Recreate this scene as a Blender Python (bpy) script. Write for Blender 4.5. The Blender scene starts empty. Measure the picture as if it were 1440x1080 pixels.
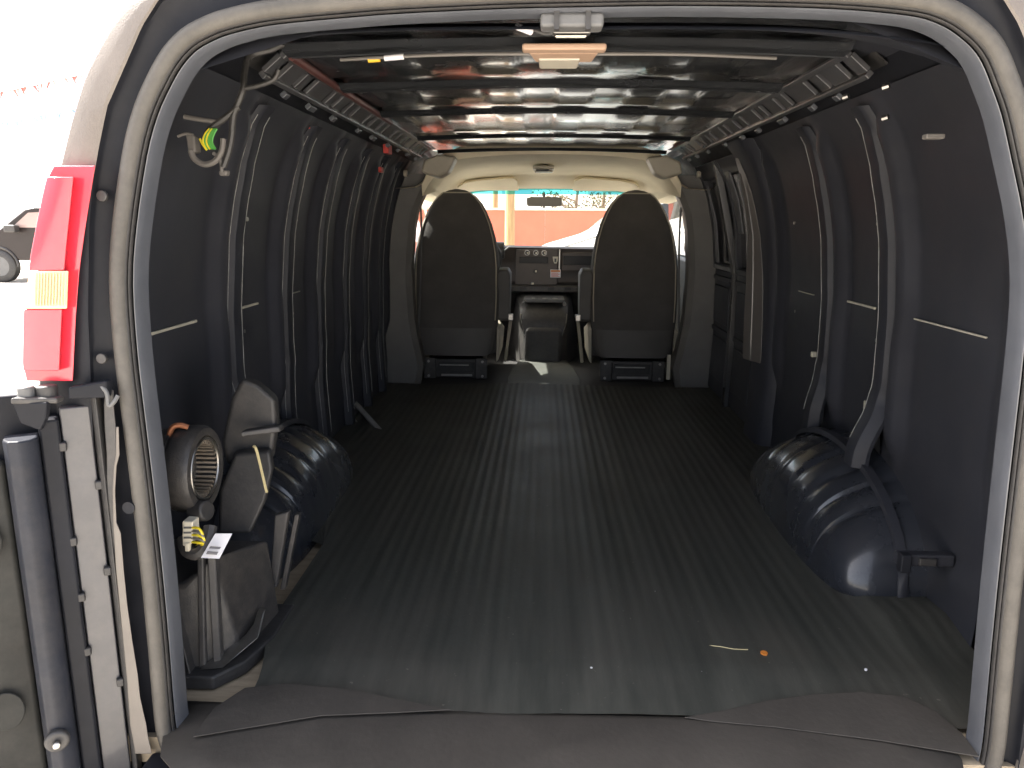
import bpy, bmesh, math, random
from mathutils import Vector, Matrix
R = math.radians
PI = math.pi
rnd = random.Random(7)
S = bpy.context.scene

# ------------------------------------------------------------------ camera, sky, sun, exposure
F = 1060.0
CAM = Vector((-0.035, -1.22, 0.95))
PITCH, YAW, ROLL = R(12.2), R(2.27), R(0.4)
fw = Vector((-math.sin(YAW) * math.cos(PITCH), math.cos(YAW) * math.cos(PITCH), -math.sin(PITCH)))
r0 = fw.cross(Vector((0, 0, 1))).normalized()
u0 = r0.cross(fw)
rt = r0 * math.cos(ROLL) + u0 * math.sin(ROLL)
up = -r0 * math.sin(ROLL) + u0 * math.cos(ROLL)
cd = bpy.data.cameras.new('camera')
cam = bpy.data.objects.new('camera', cd)
S.collection.objects.link(cam)
cam.matrix_world = Matrix(((rt.x, up.x, -fw.x, CAM.x), (rt.y, up.y, -fw.y, CAM.y), (rt.z, up.z, -fw.z, CAM.z), (0, 0, 0, 1)))
cd.sensor_fit = 'HORIZONTAL'
cd.sensor_width = 36
cd.lens = 36 * F / 1440
cd.clip_start = 0.02
cd.clip_end = 2000
S.camera = cam

SUN_EL, SUN_AZ = R(50), R(-72)          # azimuth measured from +y towards +x
w = bpy.data.worlds.new('World')
S.world = w
w.use_nodes = True
nt = w.node_tree
bg = nt.nodes['Background']
sky = nt.nodes.new('ShaderNodeTexSky')
sky.sky_type = 'NISHITA'
sky.sun_disc = False
sky.sun_elevation = SUN_EL
sky.sun_rotation = SUN_AZ
sky.dust_density = 4.0
sky.air_density = 0.6
sky.ozone_density = 0.0
hs = nt.nodes.new('ShaderNodeHueSaturation')
hs.inputs['Saturation'].default_value = 0.5      # pale hazy sky
nt.links.new(sky.outputs[0], hs.inputs['Color'])
nt.links.new(hs.outputs[0], bg.inputs[0])
bg.inputs[1].default_value = 0.15
sd = bpy.data.lights.new('sun', 'SUN')
sd.energy = 5.0
sd.angle = R(0.5)
sd.color = (1, 0.95, 0.88)
sun = bpy.data.objects.new('sun', sd)
S.collection.objects.link(sun)
sdir = Vector((math.sin(SUN_AZ) * math.cos(SUN_EL), math.cos(SUN_AZ) * math.cos(SUN_EL), math.sin(SUN_EL)))
sun.rotation_euler = sdir.to_track_quat('Z', 'Y').to_euler()
S.view_settings.view_transform = 'Standard'
S.view_settings.look = 'None'
S.view_settings.exposure = 2.45
S.view_settings.gamma = 1.0
S.cycles.max_bounces = 12
S.cycles.diffuse_bounces = 8
S.cycles.glossy_bounces = 6
S.cycles.transparent_max_bounces = 16

def at(px, py, Y):
    d = fw + rt * (px - 720) / F + up * (540 - py) / F
    return CAM + d * ((Y - CAM.y) / d.y)

# ------------------------------------------------------------------ materials
def mat(name, col, rough=0.5, metal=0.0, var=0.0, vscale=8.0, bump=0.0, bscale=200.0, dust=0.0, dcol=(0.23, 0.2, 0.17),
        coat=0.0, rvar=0.0, trans=0.0, spec=None, sub=0.0, stretch=None, ior=None):
    m = bpy.data.materials.new(name)
    m.use_nodes = True
    n, l = m.node_tree.nodes, m.node_tree.links
    b = n['Principled BSDF']
    b.inputs['Base Color'].default_value = (*col, 1)
    b.inputs['Roughness'].default_value = rough
    b.inputs['Metallic'].default_value = metal
    b.inputs['Coat Weight'].default_value = coat
    b.inputs['Coat Roughness'].default_value = 0.08
    b.inputs['Transmission Weight'].default_value = trans
    if ior: b.inputs['IOR'].default_value = ior
    if spec is not None: b.inputs['Specular IOR Level'].default_value = spec
    if sub:
        b.inputs['Subsurface Weight'].default_value = sub
        b.inputs['Subsurface Radius'].default_value = (1, 0.3, 0.2)
        b.inputs['Subsurface Scale'].default_value = 0.01
    tc = n.new('ShaderNodeTexCoord')
    mp = n.new('ShaderNodeMapping')
    if stretch: mp.inputs['Scale'].default_value = stretch
    l.new(tc.outputs['Object'], mp.inputs['Vector'])
    colsock = None
    if var or dust or rvar:
        nz = n.new('ShaderNodeTexNoise'); nz.inputs['Scale'].default_value = vscale
        nz.inputs['Detail'].default_value = 8; nz.inputs['Roughness'].default_value = 0.65
        l.new(mp.outputs[0], nz.inputs['Vector'])
        if var:
            mr = n.new('ShaderNodeMapRange')
            mr.inputs['From Min'].default_value = 0.3; mr.inputs['From Max'].default_value = 0.7
            mr.inputs['To Min'].default_value = 1 - var; mr.inputs['To Max'].default_value = 1 + var
            l.new(nz.outputs[0], mr.inputs['Value'])
            mx = n.new('ShaderNodeVectorMath'); mx.operation = 'SCALE'
            mx.inputs[0].default_value = col
            l.new(mr.outputs[0], mx.inputs['Scale'])
            colsock = mx.outputs[0]
        if rvar:
            mr2 = n.new('ShaderNodeMapRange')
            mr2.inputs['From Min'].default_value = 0.3; mr2.inputs['From Max'].default_value = 0.7
            mr2.inputs['To Min'].default_value = max(0.02, rough - rvar); mr2.inputs['To Max'].default_value = rough + rvar
            l.new(nz.outputs[0], mr2.inputs['Value']); l.new(mr2.outputs[0], b.inputs['Roughness'])
        if dust:
            n2 = n.new('ShaderNodeTexNoise'); n2.inputs['Scale'].default_value = vscale * 2.7
            n2.inputs['Detail'].default_value = 10; n2.inputs['Roughness'].default_value = 0.75
            l.new(mp.outputs[0], n2.inputs['Vector'])
            mr3 = n.new('ShaderNodeMapRange')
            mr3.inputs['From Min'].default_value = 0.42; mr3.inputs['From Max'].default_value = 0.75
            mr3.inputs['To Min'].default_value = dust * 0.25; mr3.inputs['To Max'].default_value = dust
            l.new(n2.outputs[0], mr3.inputs['Value'])
            mix = n.new('ShaderNodeMix'); mix.data_type = 'RGBA'
            l.new(mr3.outputs[0], mix.inputs['Factor'])
            if colsock: l.new(colsock, mix.inputs['A'])
            else: mix.inputs['A'].default_value = (*col, 1)
            mix.inputs['B'].default_value = (*dcol, 1)
            colsock = mix.outputs['Result']
    if colsock: l.new(colsock, b.inputs['Base Color'])
    if bump:
        n3 = n.new('ShaderNodeTexNoise'); n3.inputs['Scale'].default_value = bscale; n3.inputs['Detail'].default_value = 3
        l.new(mp.outputs[0], n3.inputs['Vector'])
        bp = n.new('ShaderNodeBump'); bp.inputs['Strength'].default_value = bump; bp.inputs['Distance'].default_value = 0.002
        l.new(n3.outputs[0], bp.inputs['Height']); l.new(bp.outputs[0], b.inputs['Normal'])
    return m

def glass(name, tint, gl=0.06):
    m = bpy.data.materials.new(name); m.use_nodes = True
    n, l = m.node_tree.nodes, m.node_tree.links
    n.remove(n['Principled BSDF'])
    t = n.new('ShaderNodeBsdfTransparent'); t.inputs[0].default_value = (*tint, 1)
    g = n.new('ShaderNodeBsdfGlossy'); g.inputs['Roughness'].default_value = 0.02
    lw = n.new('ShaderNodeLayerWeight'); lw.inputs[0].default_value = 0.5
    p5 = n.new('ShaderNodeMath'); p5.operation = 'POWER'; p5.inputs[1].default_value = 5
    l.new(lw.outputs['Facing'], p5.inputs[0])
    fr = n.new('ShaderNodeMath'); fr.operation = 'MULTIPLY_ADD'; fr.inputs[1].default_value = 0.9; fr.inputs[2].default_value = gl * .7
    l.new(p5.outputs[0], fr.inputs[0])
    mx = n.new('ShaderNodeMixShader')
    l.new(fr.outputs[0], mx.inputs[0]); l.new(t.outputs[0], mx.inputs[1]); l.new(g.outputs[0], mx.inputs[2])
    l.new(mx.outputs[0], n['Material Output'].inputs['Surface'])
    return m

navy = (0.028, 0.030, 0.038)
PAINT = mat('navy_paint_inside', navy, 0.45, coat=0.0, spec=0.3, var=0.2, rvar=0.08, vscale=3.0, bump=0.05, bscale=18, dust=0.05)
ROOF = mat('navy_paint_roof_inside', (0.024, 0.026, 0.029), 0.24, coat=0.4, var=0.2, rvar=0.06, vscale=4.0, bump=0.06, bscale=12, dust=0.04)
BODY = mat('navy_paint_outside', (0.013, 0.014, 0.018), 0.45, spec=0.12, var=0.25, rvar=0.1, vscale=5, dust=0.035, dcol=(0.2, 0.19, 0.18))
CORNER = mat('beige_corner_cladding', (0.12, 0.103, 0.09), 0.5, var=0.1, vscale=6, bump=0.3, bscale=400, dust=0.3)  # grey-beige base with slight noise and dust mixed in
EDGEGREY = mat('dusty_sky_grey_edge', (0.042, 0.043, 0.050), 0.4, var=0.15, vscale=10, dust=0.15, coat=0.3)  # grey sky reflection put into the base colour, with dust on top
FLANGE = mat('door_flange_and_glint', (0.075, 0.08, 0.092), 0.3, coat=0.6, var=0.15, vscale=7, dust=0.12, dcol=(0.2, 0.2, 0.2))
SEAL = mat('weathered_rubber_seal', (0.05, 0.046, 0.041), 0.6, var=0.3, vscale=14, bump=0.3, bscale=120, dust=0.3, dcol=(0.15, 0.135, 0.11))
RUBBER = mat('black_rubber', (0.02, 0.02, 0.021), 0.55, var=0.2, vscale=20, bump=0.2, bscale=150, dust=0.12)
BLACKP = mat('black_plastic', (0.020, 0.020, 0.021), 0.45, var=0.2, vscale=12, bump=0.25, bscale=300, dust=0.22)
DUCTM = mat('dusty_black_duct_plastic', (0.028, 0.028, 0.029), 0.55, var=0.25, vscale=10, bump=0.2, bscale=250, dust=0.2)
GREYP = mat('grey_plastic', (0.10, 0.10, 0.10), 0.5, var=0.1, bump=0.2, bscale=300)
BEIGE = mat('beige_plastic_trim', (0.42, 0.38, 0.30), 0.5, var=0.08, bump=0.15, bscale=300)
LINER = mat('beige_headliner_fabric', (0.74, 0.66, 0.49), 0.9, var=0.06, vscale=5, bump=0.3, bscale=500)
TRIMGREY = mat('warm_grey_pillar_trim', (0.125, 0.12, 0.112), 0.5, var=0.1, bump=0.2, bscale=300)
SEATM = mat('charcoal_seat_fabric', (0.075, 0.071, 0.068), 0.85, var=0.15, vscale=6, bump=0.5, bscale=700, dust=0.06)
SEATB = mat('charcoal_vinyl_backing', (0.085, 0.08, 0.076), 0.6, var=0.1, vscale=6, bump=0.2, bscale=500)
METAL = mat('dull_steel', (0.35, 0.34, 0.32), 0.35, metal=1, var=0.2, vscale=15, dust=0.2)
WHEELM = mat('tarnished_blower_cage', (0.40, 0.34, 0.27), 0.4, metal=0.7, var=0.2, vscale=20, dust=0.3)
BRIGHT = mat('bright_latch_steel', (0.7, 0.66, 0.58), 0.25, metal=1, var=0.1)
CREAM = mat('yellowed_white_plastic', (0.62, 0.57, 0.45), 0.45, var=0.08)
WHITE = mat('white_paper', (0.75, 0.74, 0.76), 0.6, var=0.03)
INK = mat('grey_ink', (0.12, 0.12, 0.13), 0.7)
REDINK = mat('red_ink', (0.55, 0.08, 0.05), 0.7)
YEL = mat('yellow_tape', (0.75, 0.45, 0.03), 0.5)
YWIRE = mat('yellow_wire', (0.75, 0.6, 0.03), 0.4)
GWIRE = mat('green_wire', (0.08, 0.32, 0.06), 0.4)
BWIRE = mat('black_wire_loom', (0.03, 0.03, 0.03), 0.5, dust=0.15, vscale=40)
GRWIRE = mat('grey_wire_loom', (0.14, 0.13, 0.12), 0.6, dust=0.2, vscale=40)
REDW = mat('red_plastic_connector', (0.5, 0.05, 0.04), 0.5)
COPPER = mat('rusty_copper_pipe', (0.30, 0.12, 0.06), 0.4, metal=0.5, var=0.3, vscale=60)
STRAW = mat('pale_straw_stick', (0.5, 0.42, 0.22), 0.6)
EDGEL = mat('rib_edge_highlight', (0.26, 0.26, 0.25), 0.4, var=0.5, vscale=25)
BELT = mat('pale_beige_bead', (0.42, 0.40, 0.33), 0.6, var=0.1)
ORANGE = mat('orange_crumb', (0.6, 0.2, 0.03), 0.6)
LAMPBZ = mat('peach_lamp_bezel', (0.45, 0.30, 0.21), 0.5, var=0.08)
LAMPLENS = mat('frosted_lamp_lens', (0.6, 0.55, 0.45), 0.25, trans=0.2)
REDLENS = mat('red_tail_lens', (0.66, 0.03, 0.055), 0.18, coat=0.6, sub=0.3)
REDRIM = mat('red_tail_lens_rim', (0.62, 0.035, 0.06), 0.2, coat=0.6, sub=0.3)
AMBER = mat('clear_amber_lens', (0.80, 0.46, 0.27), 0.2, coat=0.6, sub=0.2)
PLY = mat('bare_tan_floor_board', (0.36, 0.29, 0.20), 0.7, var=0.25, vscale=9, stretch=(1, 6, 1), dust=0.3, dcol=(0.2, 0.17, 0.13))
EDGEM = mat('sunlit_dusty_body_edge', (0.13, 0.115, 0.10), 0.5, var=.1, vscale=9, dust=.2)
WSG = glass('clear_windscreen_glass', (0.93, 0.96, 0.93))
TINTG = glass('teal_shade_band_glass', (0.10, 0.62, 0.72))
SIDEG = glass('side_window_glass', (0.85, 0.88, 0.86))
DARKG = mat('blacked_out_glass', (0.008, 0.008, 0.01), 0.12, coat=0.5)
MIRROR = mat('mirror_back_grey', (0.16, 0.15, 0.13), 0.4)

# rubber floor mat: dark, dusty, worn strips run lengthwise
def mat_floor():
    m = bpy.data.materials.new('ribbed_rubber_floor_mat'); m.use_nodes = True
    n, l = m.node_tree.nodes, m.node_tree.links
    b = n['Principled BSDF']
    b.inputs['Specular IOR Level'].default_value = 0.35
    tc = n.new('ShaderNodeTexCoord')
    def noise(scale, st, det=8, ro=0.65):
        mp = n.new('ShaderNodeMapping'); mp.inputs['Scale'].default_value = st
        l.new(tc.outputs['Object'], mp.inputs[0])
        z = n.new('ShaderNodeTexNoise'); z.inputs['Scale'].default_value = scale; z.inputs['Detail'].default_value = det
        z.inputs['Roughness'].default_value = ro
        l.new(mp.outputs[0], z.inputs['Vector']); return z.outputs[0]
    def rng(s, a, b_, c, d):
        r = n.new('ShaderNodeMapRange'); l.new(s, r.inputs['Value'])
        for k, v in zip(('From Min', 'From Max', 'To Min', 'To Max'), (a, b_, c, d)): r.inputs[k].default_value = v
        return r.outputs[0]
    streak = noise(24, (1, 0.05, 1)); blotch = noise(2.2, (1, 1, 1)); speck = noise(90, (1, 1, 1), 2, 0.5)
    def mixc(f, a, bcol):
        x = n.new('ShaderNodeMix'); x.data_type = 'RGBA'
        if isinstance(f, float): x.inputs['Factor'].default_value = f
        else: l.new(f, x.inputs['Factor'])
        for k, v in (('A', a), ('B', bcol)):
            if isinstance(v, tuple): x.inputs[k].default_value = (*v, 1)
            else: l.new(v, x.inputs[k])
        return x.outputs['Result']
    c = mixc(rng(streak, 0.35, 0.7, 0, 1), (0.040, 0.041, 0.035), (0.066, 0.065, 0.055))
    c = mixc(rng(blotch, 0.45, 0.75, 0, 0.5), c, (0.080, 0.068, 0.056))
    c = mixc(rng(speck, 0.72, 0.78, 0, 0.5), c, (0.2, 0.18, 0.15))
    l.new(c, b.inputs['Base Color'])
    l.new(rng(blotch, 0.3, 0.7, 0.42, 0.58), b.inputs['Roughness'])
    bp = n.new('ShaderNodeBump'); bp.inputs['Strength'].default_value = 0.35; bp.inputs['Distance'].default_value = 0.002
    l.new(noise(60, (1, 0.5, 1), 4), bp.inputs['Height']); l.new(bp.outputs[0], b.inputs['Normal'])
    return m
FLOORMAT = mat_floor()
SMOOTHMAT = mat('smooth_rubber_flap', (0.047, 0.042, 0.036), 0.6, spec=0.3, var=0.25, vscale=5, bump=0.3, bscale=90, dust=0.2, dcol=(0.12, 0.1, 0.085))

# ------------------------------------------------------------------ builders
def ob(name, me, m=None, parent=None, smooth=False, bevel=0.0, seg=2, solid=0.0):
    o = bpy.data.objects.new(name, me)
    S.collection.objects.link(o)
    if m: me.materials.append(m)
    if parent: o.parent = parent
    if smooth or bevel:
        for p in me.polygons: p.use_smooth = True
    if smooth and not bevel:
        try: me.set_sharp_from_angle(angle=R(40))
        except Exception: pass
    if solid:
        s = o.modifiers.new('thickness', 'SOLIDIFY'); s.thickness = solid; s.offset = 0
    if bevel:
        b = o.modifiers.new('bevel', 'BEVEL'); b.width = bevel; b.segments = seg; b.limit_method = 'ANGLE'; b.angle_limit = R(35); b.harden_normals = True
    return o

def mesh(name, vs, fs, m=None, parent=None, **k):
    me = bpy.data.meshes.new(name)
    me.from_pydata([tuple(v) for v in vs], [], fs)
    me.update()
    bm = bmesh.new(); bm.from_mesh(me); bmesh.ops.recalc_face_normals(bm, faces=bm.faces); bm.to_mesh(me); bm.free()
    return ob(name, me, m, parent, **k)

def box(name, x, y, z, m=None, parent=None, **k):
    vs = [(a, b, c) for a in x for b in y for c in z]
    fs = [(0, 1, 3, 2), (4, 6, 7, 5), (0, 4, 5, 1), (2, 3, 7, 6), (0, 2, 6, 4), (1, 5, 7, 3)]
    return mesh(name, vs, fs, m, parent, **k)

def boxes(name, lst, m=None, parent=None, **k):
    vs, fs = [], []
    for (x, y, z) in lst:
        o_ = len(vs)
        vs += [(a, b, c) for a in x for b in y for c in z]
        fs += [tuple(i + o_ for i in f) for f in [(0, 1, 3, 2), (4, 6, 7, 5), (0, 4, 5, 1), (2, 3, 7, 6), (0, 2, 6, 4), (1, 5, 7, 3)]]
    return mesh(name, vs, fs, m, parent, **k)

def loft(name, rings, m=None, parent=None, closed=True, caps=True, **k):
    n = len(rings[0]); vs = [p for r in rings for p in r]; fs = []
    for i in range(len(rings) - 1):
        for j in range(n if closed else n - 1):
            a = i * n + j; b = i * n + (j + 1) % n
            fs.append((a, b, b + n, a + n))
    if caps and closed:
        fs.append(tuple(range(n))); fs.append(tuple(range((len(rings) - 1) * n, len(rings) * n)))
    return mesh(name, vs, fs, m, parent, **k)

def prism(name, poly, vec, m=None, parent=None, **k):
    v = Vector(vec)
    return loft(name, [[Vector(p) for p in poly], [Vector(p) + v for p in poly]], m, parent, **k)

def tube(name, pts, r, m=None, parent=None, seg=8, closed=False, smooth_path=True):
    pts = [Vector(p) for p in pts]
    if smooth_path and len(pts) > 2:
        q = []
        n = len(pts)
        for i in range(n - 1 if not closed else n):
            p0 = pts[(i - 1) % n] if (closed or i > 0) else pts[0]
            p1 = pts[i]; p2 = pts[(i + 1) % n]
            p3 = pts[(i + 2) % n] if (closed or i + 2 < n) else pts[-1]
            for t in (0, .25, .5, .75):
                q.append(0.5 * ((2 * p1) + (-p0 + p2) * t + (2 * p0 - 5 * p1 + 4 * p2 - p3) * t * t + (-p0 + 3 * p1 - 3 * p2 + p3) * t ** 3))
        if not closed: q.append(pts[-1])
        pts = q
    rings = []
    n = len(pts)
    prev = None
    for i, p in enumerate(pts):
        a = pts[(i - 1) % n] if (closed or i > 0) else pts[i]
        b = pts[(i + 1) % n] if (closed or i < n - 1) else pts[i]
        t = (b - a).normalized()
        ref = prev if prev else (Vector((0, 0, 1)) if abs(t.z) < 0.9 else Vector((1, 0, 0)))
        s = t.cross(ref).normalized(); nn = s.cross(t).normalized(); prev = nn
        rr = r(i / (n - 1)) if callable(r) else r
        rings.append([p + (s * math.cos(2 * PI * j / seg) + nn * math.sin(2 * PI * j / seg)) * rr for j in range(seg)])
    if closed: rings.append(rings[0])
    return loft(name, rings, m, parent, caps=not closed, smooth=True)

def cyl(name, c, axis, r, L, m=None, parent=None, seg=24, bevel=0.0, r2=None):
    a = Vector(axis).normalized(); c = Vector(c)
    ref = Vector((0, 0, 1)) if abs(a.z) < 0.9 else Vector((1, 0, 0))
    s = a.cross(ref).normalized(); t = s.cross(a)
    r2 = r if r2 is None else r2
    rings = [[c + a * d + (s * math.cos(2 * PI * j / seg) + t * math.sin(2 * PI * j / seg)) * rr for j in range(seg)] for d, rr in ((-L / 2, r), (L / 2, r2))]
    return loft(name, rings, m, parent, bevel=bevel, smooth=not bevel)

def lathe(name, c, axis, prof, m=None, parent=None, seg=28, a0=0, a1=2 * PI):
    a = Vector(axis).normalized(); c = Vector(c)
    ref = Vector((0, 0, 1)) if abs(a.z) < 0.9 else Vector((1, 0, 0))
    s = a.cross(ref).normalized(); t = s.cross(a)
    full = abs(a1 - a0 - 2 * PI) < 1e-4
    K = seg if full else seg + 1
    rings = []
    for (d, rr) in prof:
        rings.append([c + a * d + (s * math.cos(a0 + (a1 - a0) * j / seg) + t * math.sin(a0 + (a1 - a0) * j / seg)) * max(rr, 1e-4) for j in range(K)])
    return loft(name, rings, m, parent, closed=full, caps=full, smooth=True)

def empty(name, loc=(0, 0, 0)):
    o = bpy.data.objects.new(name, None); S.collection.objects.link(o); o.location = loc
    o.empty_display_size = 0.2
    return o

def tag(o, label=None, cat=None, group=None, kind=None):
    if label: o['label'] = label
    if cat: o['category'] = cat
    if group: o['group'] = group
    if kind: o['kind'] = kind
    return o

def lerp(a, b, t): return a + (b - a) * t
def interp(tab, v):
    if v <= tab[0][0]: return tab[0][1]
    for (a, x), (b, y) in zip(tab, tab[1:]):
        if v <= b: return x + (y - x) * (v - a) / (b - a)
    return tab[-1][1]
def sm(t): t = max(0, min(1, t)); return t * t * (3 - 2 * t)

def dup(o, parent=None, loc=None):
    c = o.copy(); S.collection.objects.link(c)
    if parent: c.parent = parent
    if loc is not None: c.location = loc
    for ch in list(o.children): dup(ch, c)
    return c

# ==================================================================  THE VAN
van = empty('cargo_van', (0, 0, 0))
tag(van, 'empty dark navy cargo van seen through its open rear doors, seats at the far end', 'van')
G = -0.65                                    # ground level below the cargo floor

XW = [(-0.3, .93), (0, .93), (0.3, .945), (0.7, .935), (0.9, .915), (1.0, .895), (1.1, .868), (1.2, .825), (1.27, .77), (1.32, .69)]
def xw(z): return interp(XW, z)
RZ = [(0, 1.344), (.2, 1.343), (.4, 1.340), (.55, 1.337), (.65, 1.334), (.75, 1.32)]
def roofz(x): return interp(RZ, abs(x))

# ---- half outline of the rear opening (x, z), centre line of the rubber seal
HALF = [(.0, -.062), (.45, -.062), (.66, -.062), (.715, -.055), (.752, -.035), (.772, .0), (.779, .05), (.782, .2), (.775, .4), (.764, .6), (.754, .7), (.741, .8),
        (.726, .87), (.703, .94), (.662, 1.07), (.640, 1.12), (.612, 1.165), (.584, 1.203), (.548, 1.232), (.50, 1.248), (.44, 1.259), (.285, 1.273), (.15, 1.277), (0, 1.279)]
def resample(half):
    # smooth the half outline with a Catmull-Rom pass and mirror it
    P = [Vector((x, 0, z)) for x, z in half]
    q = []
    n = len(P)
    for i in range(n - 1):
        p0 = P[max(i - 1, 0)]; p1 = P[i]; p2 = P[i + 1]; p3 = P[min(i + 2, n - 1)]
        for t in (0, 1 / 3, 2 / 3):
            q.append(0.5 * ((2 * p1) + (-p0 + p2) * t + (2 * p0 - 5 * p1 + 4 * p2 - p3) * t * t + (-p0 + 3 * p1 - 3 * p2 + p3) * t ** 3))
    q.append(P[-1])
    return q + [Vector((-p.x, 0, p.z)) for p in reversed(q[1:-1])]
LEFT = [(-.60, -.060), (-.675, -.056), (-.702, -.035), (-.714, .0), (-.716, .05), (-.7135, .19), (-.7125, .33), (-.7136, .469), (-.7163, .60), (-.7185, .723), (-.7145, .843), (-.699, .937), (-.671, 1.047), (-.648, 1.108), (-.623, 1.152), (-.600, 1.184), (-.574, 1.207), (-.545, 1.221), (-.5206, 1.229), (-.473, 1.239), (-.4276, 1.2445), (-.348, 1.251), (-.26, 1.257), (-.109, 1.263)]
RIGHT = [(0, 1.265), (.157, 1.2665), (.3147, 1.264), (.419, 1.2595), (.506, 1.251), (.5455, 1.240), (.571, 1.227), (.598, 1.207), (.616, 1.186), (.633, 1.156), (.655, 1.112), (.6775, 1.0517), (.7105, .9563), (.7327, .8576), (.7415, .744), (.746, .625), (.7504, .5015), (.7555, .3726), (.762, .238), (.770, .098), (.773, .025), (.768, -.02), (.745, -.048), (.70, -.060), (.5, -.062), (0, -.062), (-.5, -.062)]
def closed_curve(L):
    P = [Vector((x, 0, z)) for x, z in L]; n = len(P); q = []
    for i in range(n):
        p0, p1, p2, p3 = P[i - 1], P[i], P[(i + 1) % n], P[(i + 2) % n]
        for t in (0, 1 / 3, 2 / 3):
            q.append(0.5 * ((2 * p1) + (-p0 + p2) * t + (2 * p0 - 5 * p1 + 4 * p2 - p3) * t * t + (-p0 + 3 * p1 - 3 * p2 + p3) * t ** 3))
    return q
OUT = list(reversed(closed_curve(LEFT + RIGHT)))      # edge between rubber seal and painted flange
def offset(path, d, y=0.0):
    n = len(path); res = []
    for i in range(n):
        t = (path[(i + 1) % n] - path[i - 1]).normalized()
        nrm = Vector((t.z, 0, -t.x))          # points outward for this winding
        p = path[i] + nrm * d
        res.append(Vector((p.x, y, p.z)))
    return res
def band(name, prof, m, **k):
    """sweep a profile [(outward offset, y), ...] round the opening"""
    return loft(name, [offset(OUT, d, y) for d, y in prof], m, van, caps=False, smooth=True, **k)

# rubber seal: a fat weathered bulb, a groove and a thin inner lip
def bulb(c, yc, rx, ry, n=10, a0=0, a1=2 * PI):
    return [(c + rx * math.cos(a0 + (a1 - a0) * i / n), yc - ry * math.sin(a0 + (a1 - a0) * i / n)) for i in range(n + 1)]
s_ = band('rubber_seal', bulb(0.0195, 0.0, .0135, .012), SEAL)
tag(s_, 'weathered grey rubber seal round the rear door opening')
band('seal_lip', bulb(.0068, .002, .0022, .005, 8), RUBBER)
band('seal_lip', bulb(.0022, .005, .0020, .005, 8), RUBBER)
band('opening_flange', [(.001, .014), (-.001, .0095), (-.0025, .011), (-.0045, .028), (-.006, .042), (-.006, .05), (.0, .056), (.02, .058)], FLANGE)

# outline families of the rear end, all sampled along the same rays as OUT
CI = [(.83, -.35), (.83, 0), (.82, .3), (.80, .6), (.785, .8), (.765, .95), (.746, 1.032), (.717, 1.12), (.678, 1.187), (.649, 1.237), (.621, 1.272), (.57, 1.31), (.48, 1.33), (.3, 1.345), (0, 1.355)]
CO = [(.95, -.35), (.945, 0), (.935, .3), (.905, .6), (.868, .8), (.84, .95), (.809, 1.032), (.781, 1.104), (.75, 1.171), (.714, 1.222), (.673, 1.272), (.60, 1.32), (.5, 1.345), (.3, 1.36), (0, 1.37)]
BD = [(.965, -.35), (.965, 0), (.98, .3), (.97, .7), (.95, .9), (.93, 1.0), (.903, 1.1), (.87, 1.18), (.82, 1.26), (.74, 1.325), (.62, 1.355), (.3, 1.385), (0, 1.39)]
def raycast(poly, p):
    o_ = Vector((0, .45)); d = Vector((abs(p.x), p.z)) - o_
    pts = [Vector((0, poly[0][1]))] + [Vector(q) for q in poly]
    best = None
    for a, b in zip(pts, pts[1:]):
        e = b - a; den = d.x * e.y - d.y * e.x
        if abs(den) < 1e-9: continue
        w_ = a - o_
        t = (w_.x * e.y - w_.y * e.x) / den; u = (w_.x * d.y - w_.y * d.x) / den
        if t > 0 and -1e-6 <= u <= 1 + 1e-6 and (best is None or t < best): best = t
    q = o_ + d * (best or 1)
    return Vector((math.copysign(q.x, p.x) if abs(p.x) > 1e-6 else 0, 0, q.y))
rCI = [raycast(CI, p) for p in OUT]; rCO = [raycast(CO, p) for p in OUT]; rBD = [raycast(BD, p) for p in OUT]
def at_y(r, y): return [Vector((p.x, y, p.z)) for p in r]
def mixr(a, b, t, y): return [Vector((lerp(p.x, q.x, t), y, lerp(p.z, q.z, t))) for p, q in zip(a, b)]
so = offset(OUT, .029, .010); so2 = offset(OUT, .038, .014)
loft('door_recess', [so, so2, mixr(so2, rCI, .6, .012), mixr(so2, rCI, .9, .006), at_y(rCI, .002), at_y(rCI, -.010)], BODY, van, caps=False, smooth=True)
corner = [mixr(rCI, rCO, -.02, -.010), mixr(rCI, rCO, .06, -.013), mixr(rCI, rCO, .5, -.011), mixr(rCI, rCO, .92, -.004), at_y(rCO, .004)]
for y in (.03, .07, .12, .18, .25, .34, .45):
    k_ = (1.22 + y) / 1.24
    row = []
    for p, q in zip(rCO, rBD):
        lx = (abs(p.x) + .035) * k_ * .992 - .035
        lz = .95 + (p.z - .95) * k_ * .985 if p.z > .95 else 9
        x_ = min(abs(q.x), max(lx, abs(p.x))) if abs(p.x) > .4 else lerp(abs(p.x), abs(q.x), y / .45)
        z_ = min(q.z, max(lz, p.z)) if p.z > .95 else lerp(p.z, q.z, y / .45)
        row.append(Vector((math.copysign(x_, p.x), y, z_)))
    corner.append(row)
def part_loft(name, rings, m, keep, **k):
    n = len(rings[0]); vs = [p for r in rings for p in r]; fs = []
    for i in range(len(rings) - 1):
        for j in range(n):
            a = i * n + j; b = i * n + (j + 1) % n
            if keep((vs[a] + vs[b]) / 2): fs.append((a, b, b + n, a + n))
    return mesh(name, vs, fs, m, van, smooth=True)
c_ = part_loft('corner_cladding', corner, CORNER, lambda p: p.z > 1.0)
c_['label'] = 'grey-beige corner cladding round the top of the rear end'
part_loft('rear_corner_panel', corner, BODY, lambda p: p.z <= 1.0)

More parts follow.
